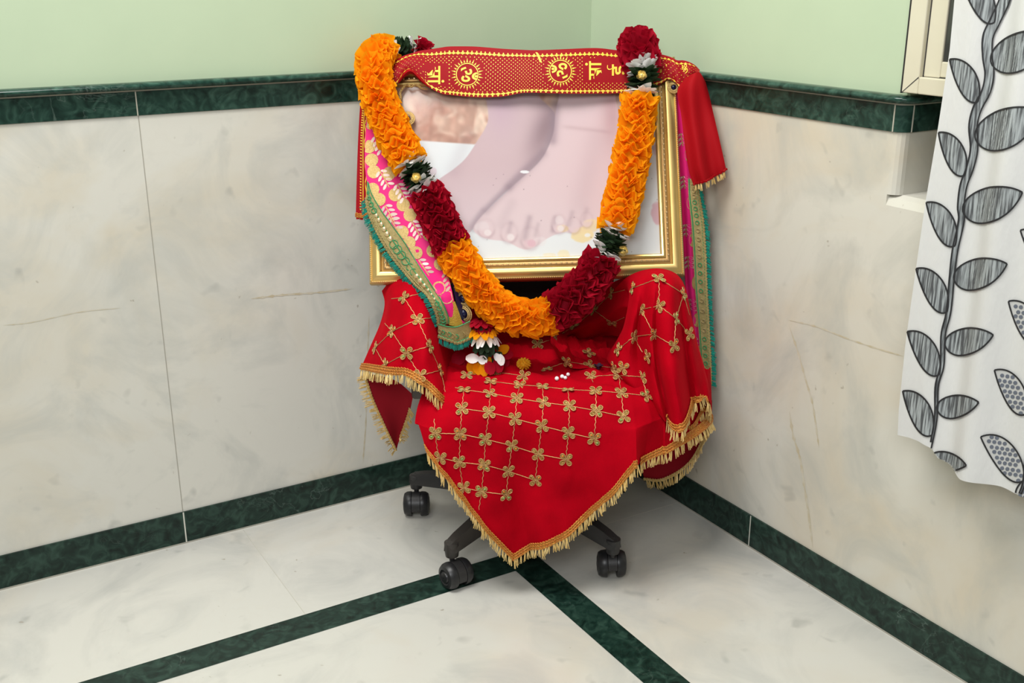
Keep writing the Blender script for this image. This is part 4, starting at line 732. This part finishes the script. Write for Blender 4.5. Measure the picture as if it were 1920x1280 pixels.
def gframe(s_):
    i = int(np.clip(np.searchsorted(gl_, s_), 2, 1597)); c = fine[i, :3]; T = unit(fine[i+2, :3]-fine[i-2, :3]); A = unit(np.cross(T, FN)); B_ = np.cross(T, A); return c, T, A, B_
def ruffle(mb, s_, R, n=60, amp=.0085, ph=0):
    c, T, A, B_ = gframe(s_); m1 = rnd.choice((6, 7, 8, 9)); a1, a2, a3 = rnd.uniform(0, 6.28), rnd.uniform(0, 6.28), rnd.uniform(0, 6.28); rows = []
    tx, ty = rnd.uniform(-.2, .2), rnd.uniform(-.2, .2)
    for rr in (.28, .55, .8, .95, 1.0):
        row = []
        for k in range(n):
            t = 2*math.pi*k/n; w_ = math.sin(m1*t+a1+.9*math.sin(2*t+a2)); w2 = math.sin((m1*2+1)*t+a3)
            r_ = R*rr*(1+.06*rr*math.sin(3*t+a3)+.03*rr*w2+.02*w_*rr); z_ = amp*(rr**1.2)*(w_+.22*w2)+R*rr*(tx*math.cos(t)+ty*math.sin(t))
            row.append(c+(A*math.cos(t)+B_*math.sin(t))*r_+T*z_)
        rows.append(row)
    mb.grid(rows, 0, True)
def petal(mb, p, d, up, L_, W_, curl=.4, cup=.35, mi=0, tipw=.35):
    sd = unit(np.cross(d, up)); up = np.cross(sd, d); rows = []
    for i in range(6):
        u = i/5; wv = W_*(math.sin(math.pi*(.12+.80*u))**.8 if tipw > .3 else math.sin(math.pi*(.15+.83*u))); cu = curl*L_*u*u
        rows.append([p+d*L_*u+up*(cu+cup*wv*(abs(s_)**2))+sd*wv*s_ for s_ in (-1, -.5, 0, .5, 1)])
    mb.grid(rows, mi)
def petals(mb, s0, s1, R, n, rings, W_, jit=.25, lean=.3, core=True):
    for j in range(rings):
        s_ = s0+(s1-s0)*(j+.5)/rings; c, T, A, B_ = gframe(s_); ph = rnd.uniform(0, 1)
        for k in range(n):
            t = 2*math.pi*(k+ph+rnd.uniform(-jit, jit))/n; d = A*math.cos(t)+B_*math.sin(t); dd = unit(d+T*rnd.uniform(-lean, lean)); petal(mb, c+d*R*.2, dd, unit(T+d*.2)*(1 if rnd.random() < .5 else -1), R*.82*rnd.uniform(.85, 1.08), W_, rnd.uniform(0, .35), rnd.uniform(.2, .6), 0, rnd.choice((.2, .4)))
MN = {'crimson': 'crimson_petal_section', 'orange': 'orange_petal_section', 'white': 'white_petal_ring', 'green': 'green_leaf_ring'}
for (x, y, c), s0, s1 in zip(brk, bs[:-1], bs[1:]):
    mb = MB(); L_ = s1-s0
    if c in ('orange', 'crimson'):
        n = max(3, int(L_/.0064)); last = s1 == bs[-1]; first = s0 == 0
        i0, i1 = np.searchsorted(gl_, s0), np.searchsorted(gl_, s1); kc = .5 if s0 == 0 else 1; mb.tube([fine[min(i, 1599), :3] for i in range(i0, i1+8, 8)], .019*kc, 10)
        for k in range(n):
            R = .0365 if c == 'orange' else .0375
            if .55 < (s0+L_*k/n)/gl_[-1] < .62: R *= 1.06
            if first: R *= .55+.25*k/n
            if last: R *= 1.05 if k < n*.6 else .8
            ruffle(mb, s0+L_*(k+.5)/n, R*rnd.uniform(.94, 1.05))
    elif c == 'white': petals(mb, s0-.002, s1+.002, .0345 if s0 > .15 else .026, 11, max(2, int(L_/.008)), .0085, .25, .4)
    else: petals(mb, s0, s1, .0335 if s0 > .15 else .026, 12, max(3, int(L_/.0065)), .0078, .3, .4)
    mb.build(MN[c], M[{'green': 'leaf', 'white': 'white_petal'}.get(c, c)], garland, gab)
core = MB(); core.tube([fine[i, :3] for i in range(0, 1600, 10)], .009, 8); core.build('cord', M['leaf'], garland, gab)
for (px, py, off) in ((780, 333, .094), (1203, 141, .094), (1168, 470, .06)):
    c = fp(px, py, off); mb = MB()
    for k in range(4): 
        rr = .003+.0019*k; mb.grid([[c+FN*(z_-.001*k)+(FU*math.cos(t)+FV*math.sin(t))*(rr+e_)*(1+.08*math.sin(5*t+k)) for t in np.linspace(k, k+5.6, 18)] for z_, e_ in ((-.004, -.001), (.0015, 0), (.003, .0012))])
    mb.ball(c-FN*.003, .0062, 0, 10, 6); mb.ball(c+FN*.001, .003, 0, 8, 5); mb.build('foil_rose', M['rose_gold'], garland, gab)
# pendant tassel that ends on the seat
pc = pt(905, 606, -.125); PD = -.115
def prow(px, py, y, n, L_, W_, down, m, name, spread=1.0, ph=0.0):
    c = pt(px, py, y); mb = MB()
    for k in range(n):
        t = 2*math.pi*(k+ph)/n+rnd.uniform(-.1, .1); d = unit(np.array([math.cos(t)*spread, math.sin(t)*spread, -down])); petal(mb, c+d*.005, d, unit(np.array([math.cos(t), math.sin(t), .6])), L_*rnd.uniform(.9, 1.1), W_, -.15, .25, 0, .4)
    return mb
pend = MB(); pend.ball(pt(905, 618, PD), .018, 0, 14, 8, (1, 1, .7)); pdt = pend.build('pendant', M['leaf'], garland, gab)
for a in (prow(900, 598, PD, 11, .026, .009, .25, 0, 0), prow(905, 604, PD, 11, .022, .008, .6, 0, 0)): a.build('crimson_petals', M['crimson'], pdt, gab)
prow(905, 612, PD, 13, .030, .009, .35, 0, 0).build('orange_petals', M['orange'], pdt, gab)
prow(909, 616, PD, 15, .036, .0068, .75, 0, 0).build('white_petals', M['white_petal'], pdt, gab)
for a in (prow(910, 628, PD, 14, .034, .008, .9, 0, 0), prow(912, 638, PD, 12, .030, .008, 1.3, 0, 0)): a.build('green_petals', M['leaf'], pdt, gab)
for px, py, y, dx, dz, L_, W_, mk in ((897, 672, -.13, -1, .12, .025, .010, 'white_petal'), (897, 672, -.13, 1, -.25, .018, .009, 'white_petal'), (936, 664, -.128, .25, -1, .022, .008, 'white_petal'), (928, 663, -.127, .7, -1, .018, .007, 'white_petal'), (884, 676, -.122, .05, -1, .026, .011, 'orange'), (892, 680, -.126, .3, -1, .024, .009, 'orange'), (906, 680, -.132, .1, -1, .026, .010, 'orange'), (914, 678, -.135, .35, -1, .026, .011, 'crimson'), (930, 674, -.128, .3, -1, .026, .011, 'crimson'), (934, 660, -.105, 1, .7, .026, .010, 'orange'), (940, 664, -.102, 1, .1, .024, .011, 'crimson'), (925, 668, -.12, 1, .5, .02, .007, 'leaf'), (903, 672, -.118, -.1, -1, .022, .008, 'leaf'), (921, 672, -.12, .1, -1, .026, .008, 'leaf'), (868, 660, -.07, -.5, -.6, .03, .014, 'crimson'), (862, 668, -.07, -.2, -1, .028, .013, 'crimson'), (943, 668, -.10, .3, -1, .022, .010, 'crimson'), (918, 668, -.125, -.05, -1, .018, .004, 'orange')):
    mb = MB(); petal(mb, pt(px, py, y), unit((dx, -.12, dz)), np.array([.1, -1, .2]), L_, W_, .15, .35, 0, .4); petal(mb, pt(px, py, y+.003), unit((dx+.15, -.05, dz)), np.array([-.1, -1, .2]), L_*.95, W_*.9, .05, .3, 0, .4); mb.build({'white_petal': 'white_bow', 'orange': 'orange_petal', 'crimson': 'crimson_petal', 'leaf': 'green_petal'}[mk], M[mk], pdt, gab)

# ================================================================== SMALL THINGS ON THE SEAT
def single(mb, name, m, label, cat, base, group=None): return tag(mb.build(name, m, None, base), label, cat, group)
c, n = hit(VB, 982, 692, 0); c = np.array(c)+SZ*.011; mb = MB()
for k in range(70):
    z_ = 1-2*(k+.5)/70; t = k*2.4; d = np.array([math.sqrt(1-z_*z_)*math.cos(t), math.sqrt(1-z_*z_)*math.sin(t), z_*.75]); petal(mb, c+d*.004, unit(d), unit(np.array([-d[1], d[0], .3])), .0105, .0032, .1, .3)
mb.ball(c, .010, 0, 12, 8, (1, 1, .75)); single(mb, 'marigold_flower', M['marigold'], 'small yellow marigold head lying on the red velvet seat', 'flower', c-SZ*.011)
for (px, py, r, lab) in ((1044, 713, .0042, 'white bead nearest the front left, lowest of the four on the velvet seat'), (1054, 709, .0040, 'second white bead from the left on the velvet seat'), (1060, 711, .0036, 'third white bead from the left on the velvet seat'), (1065, 705, .0038, 'rightmost white bead on the velvet seat')):
    c, n = hit(VB, px, py, 0); c = np.array(c)+SZ*r*.95; mb = MB(); mb.ball(c, r, 0, 12, 8); single(mb, 'bead', M['pearl'], lab, 'bead', c-SZ*r, 'white beads on the velvet seat')
c, n = hit(VB, 1122, 692, 0); c = np.array(c); mb = MB()
for k in range(5): petal(mb, c+SZ*.003, unit((math.cos(k*1.3), math.sin(k*1.3)*.8, .3)), SZ, .011, .005, .3, .3)
mb.ball(c+SZ*.003, .004, 0, 8, 5); single(mb, 'fallen_flower', M['purple'], 'tiny dark purple flower on the back right of the velvet seat', 'flower', c)

# ================================================================== CURTAIN
def W2L(p): return ML@(np.asarray(p)-O)
CX = -.075
ledge = np.array([wpt(x, y, 0, CX) for x, y in ((1790, -6), (1780, 100), (1757, 250), (1735, 380), (1715, 520), (1698, 640), (1685, 770), (1683, 815))])
hem = np.array([wpt(x, y, 0, CX) for x, y in ((1683, 815), (1702, 820), (1722, 827), (1744, 841), (1752, 860), (1775, 874), (1812, 894), (1870, 913), (1920, 937))])
zk = ledge[::-1, 2]; yk = ledge[::-1, 1]
yr = hem[-1, 1]-.55; NCU, NCV = 130, 70; ZTOP = 1.95
def yleft(z): return float(np.interp(z, zk, yk)) if z <= zk[-1] else yk[-1]+(z-zk[-1])*.01
hy = hem[::-1, 1]; hz = hem[::-1, 2]
def zhem(y): return float(np.interp(y, hy, hz)) if y >= hy[0] else hz[0]+.012*math.sin((hy[0]-y)*14)
Q = []
for j in range(NCV):
    v = (j/(NCV-1)); row = []
    for i in range(NCU):
        u = (i/(NCU-1))**1.25; yb = hem[0, 1]+(yr-hem[0, 1])*u; zb = zhem(yb); z = zb+(ZTOP-zb)*v; y = yleft(z)+(yr-yleft(z))*u
        dist = yleft(z)-y; fd = min(1, dist/.06); x = CX+fd*(.012*math.sin(dist*34-.6)*(.5+.5*(1-v))+.007*math.sin(dist*71+z*2)+.004*math.sin(z*9+dist*20))
        row.append(W2L((x, y, z)))
    Q.append(row)
cu = MB(); cu.grid(Q); CB = cu.bvh(); cub = W2L((CX, yr+.3, hem[-1, 2]))
def strip_px(P, wd, mi, off):
    P = np.asarray(P, float); n = len(P); L_, R_ = [], []
    wd = wd if hasattr(wd, '__len__') else [wd]*n
    for i in range(n):
        t = unit(P[min(i+1, n-1)]-P[max(i-1, 0)]); a = hit(CB, P[i][0]-t[1]*wd[i], P[i][1]+t[0]*wd[i], off)[0]; b_ = hit(CB, P[i][0]+t[1]*wd[i], P[i][1]-t[0]*wd[i], off)[0]
        if a is None or b_ is None:
            if len(L_) > 1: cu.grid([L_, R_], mi)
            L_, R_ = [], []; continue
        L_.append(a); R_.append(b_)
    if len(L_) > 1: cu.grid([L_, R_], mi)
def bez(a, b_, c, d, n=22): t = np.linspace(0, 1, n)[:, None]; return a*(1-t)**3+3*b_*t*(1-t)**2+3*c*t*t*(1-t)+d*t**3
def leaf(base, tip, s1, s2, mi, dots=False):
    a, b_ = np.array(base, float), np.array(tip, float); d = b_-a; n = np.array([d[1], -d[0]])
    e1 = bez(a, a+d*s1[0]+n*s1[1], a+d*s1[2]+n*s1[3], b_); e2 = bez(a, a+d*s2[0]-n*s2[1], a+d*s2[2]-n*s2[3], b_)
    G = [[hit(CB, *(e1[i]*(1-t)+e2[i]*t), .0012)[0] for t in np.linspace(0, 1, 15)] for i in range(22)]
    for i in range(21):
        for j in range(14):
            q = [G[i][j], G[i][j+1], G[i+1][j+1], G[i+1][j]]
            if all(h is not None for h in q): cu.add(q, [(0, 1, 2, 3)], mi)
    strip_px(e1, 1.55, 2, .0019); strip_px(e2, 1.55, 2, .0019)
    if dots:
        poly = [tuple(q) for q in np.concatenate([e1, e2[::-1]])]
        ins = lambda x, y: sum(((p[1] > y) != (q[1] > y)) and (x < (q[0]-p[0])*(y-p[1])/(q[1]-p[1]+1e-9)+p[0]) for p, q in zip(poly, poly[1:]+poly[:1])) % 2
        for i in range(-12, 13):
            for j in range(-12, 13):
                x = (a[0]+b_[0])/2+i*10.2+(j % 2)*5.1; y = (a[1]+b_[1])/2+j*9.2+i*1.6
                if ins(x, y) and ins(x+4, y) and ins(x-4, y) and ins(x, y+3) and ins(x, y-3): decal(cu, CB, ell(x, y, 4.1, 3.7, 0, 10), 4, .0018)
sL1, sL2 = (.30, .36, .86, .36), (.02, .30, .70, .13)
for base, tip in (((1865, 42), (1805, -40)), ((1834, 190), (1782, 111)), ((1809, 328), (1761, 248)), ((1791, 460), (1738, 379)), ((1776, 584), (1719, 503)), ((1761, 702), (1702.5, 621)), ((1748, 815), (1694, 732.5))): leaf(base, tip, sL2, sL1, 1)
sR1, sR2 = (.04, .36, .62, .42), (.02, .30, .70, .34)
for base, tip in (((1860, 120), (1972, 62)), ((1830, 262), (1952, 208)), ((1806, 397), (1918, 360)), ((1789, 524), (1889, 494)), ((1772, 646), (1863, 627)), ((1757, 765), (1836, 753.5)), ((1745, 857), (1813, 872))): leaf(base, tip, sR2, sR1, 1)
for base, tip in (((1975, 505), (1914, 431)), ((1950, 645), (1891.5, 564)), ((1925, 775), (1865, 693)), ((1921, 899), (1839, 818))): leaf(base, tip, sL2, sL1, 3, True)
leaf((1908, 935), (1990, 880), sR2, sR1, 3, True)
for base, tip in (((1880, -105), (1822, -185)), ((1897, -255), (1838, -335)), ((1912, -410), (1853, -490))): leaf(base, tip, sL2, sL1, 1)
for base, tip in (((1886, -35), (1995, -95)), ((1903, -190), (2010, -250)), ((1915, -345), (2025, -405))): leaf(base, tip, sR2, sR1, 1)
for base, tip in (((2005, 360), (1938, 285)), ((2025, 215), (1955, 138)), ((2040, 65), (1972, -12))): leaf(base, tip, sL2, sL1, 3, True)
for base, tip in (((1938, 770), (2022, 735)), ((1962, 640), (2050, 605)), ((1985, 500), (2075, 462)), ((2012, 355), (2105, 315)), ((2032, 205), (2128, 160))): leaf(base, tip, sR2, sR1, 3, True)
s2 = spline([(2050, -60), (2040, 65), (2028, 215), (2022, 290), (2006, 360), (1998, 430), (1980, 505), (1972, 580), (1955, 645), (1948, 710), (1931, 775), (1927, 840), (1922, 899), (1914, 925)], 120); strip_px(s2, list(np.linspace(7, 2, 120)), 1, .0013); w2_ = np.linspace(7, 2, 120)[:, None]; t2 = np.array([unit(s2[min(i+1, 119)]-s2[max(i-1, 0)]) for i in range(120)]); n2_ = np.stack([t2[:, 1], -t2[:, 0]], 1); strip_px(s2+n2_*w2_, 1.5, 2, .002); strip_px(s2-n2_*w2_, 1.5, 2, .002)
st = spline([(1918, -480), (1912, -400), (1898, -255), (1900, -180), (1882, -105), (1888, -30), (1885, 0), (1866, 40), (1853, 69), (1852, 105), (1856, 138), (1850, 170), (1833, 203), (1825, 236), (1827, 279), (1819, 315), (1807, 348), (1802, 387), (1803, 413), (1791, 470), (1785, 522), (1779, 584), (1769, 627), (1767, 684), (1757, 724), (1755, 785), (1743, 850)], 160)
wd = np.interp(st[:, 1], [-480, 0, 200, 420, 640, 850], [12, 10.5, 8.0, 5.5, 3.8, 1.6]); tg = np.array([unit(st[min(i+1, 159)]-st[max(i-1, 0)]) for i in range(160)]); nn = np.stack([tg[:, 1], -tg[:, 0]], 1)
strip_px(st, list(wd), 1, .0013); strip_px(st+nn*wd[:, None], 1.5, 2, .002); strip_px(st-nn*wd[:, None], 1.5, 2, .002)
cobj = single(cu, 'curtain', [M['white_curtain'], M['leaf_grey'], M['ink'], M['dot_leaf'], M['dot']], 'white curtain printed with grey leaves on a winding stem, hanging by the window', 'curtain', cub)
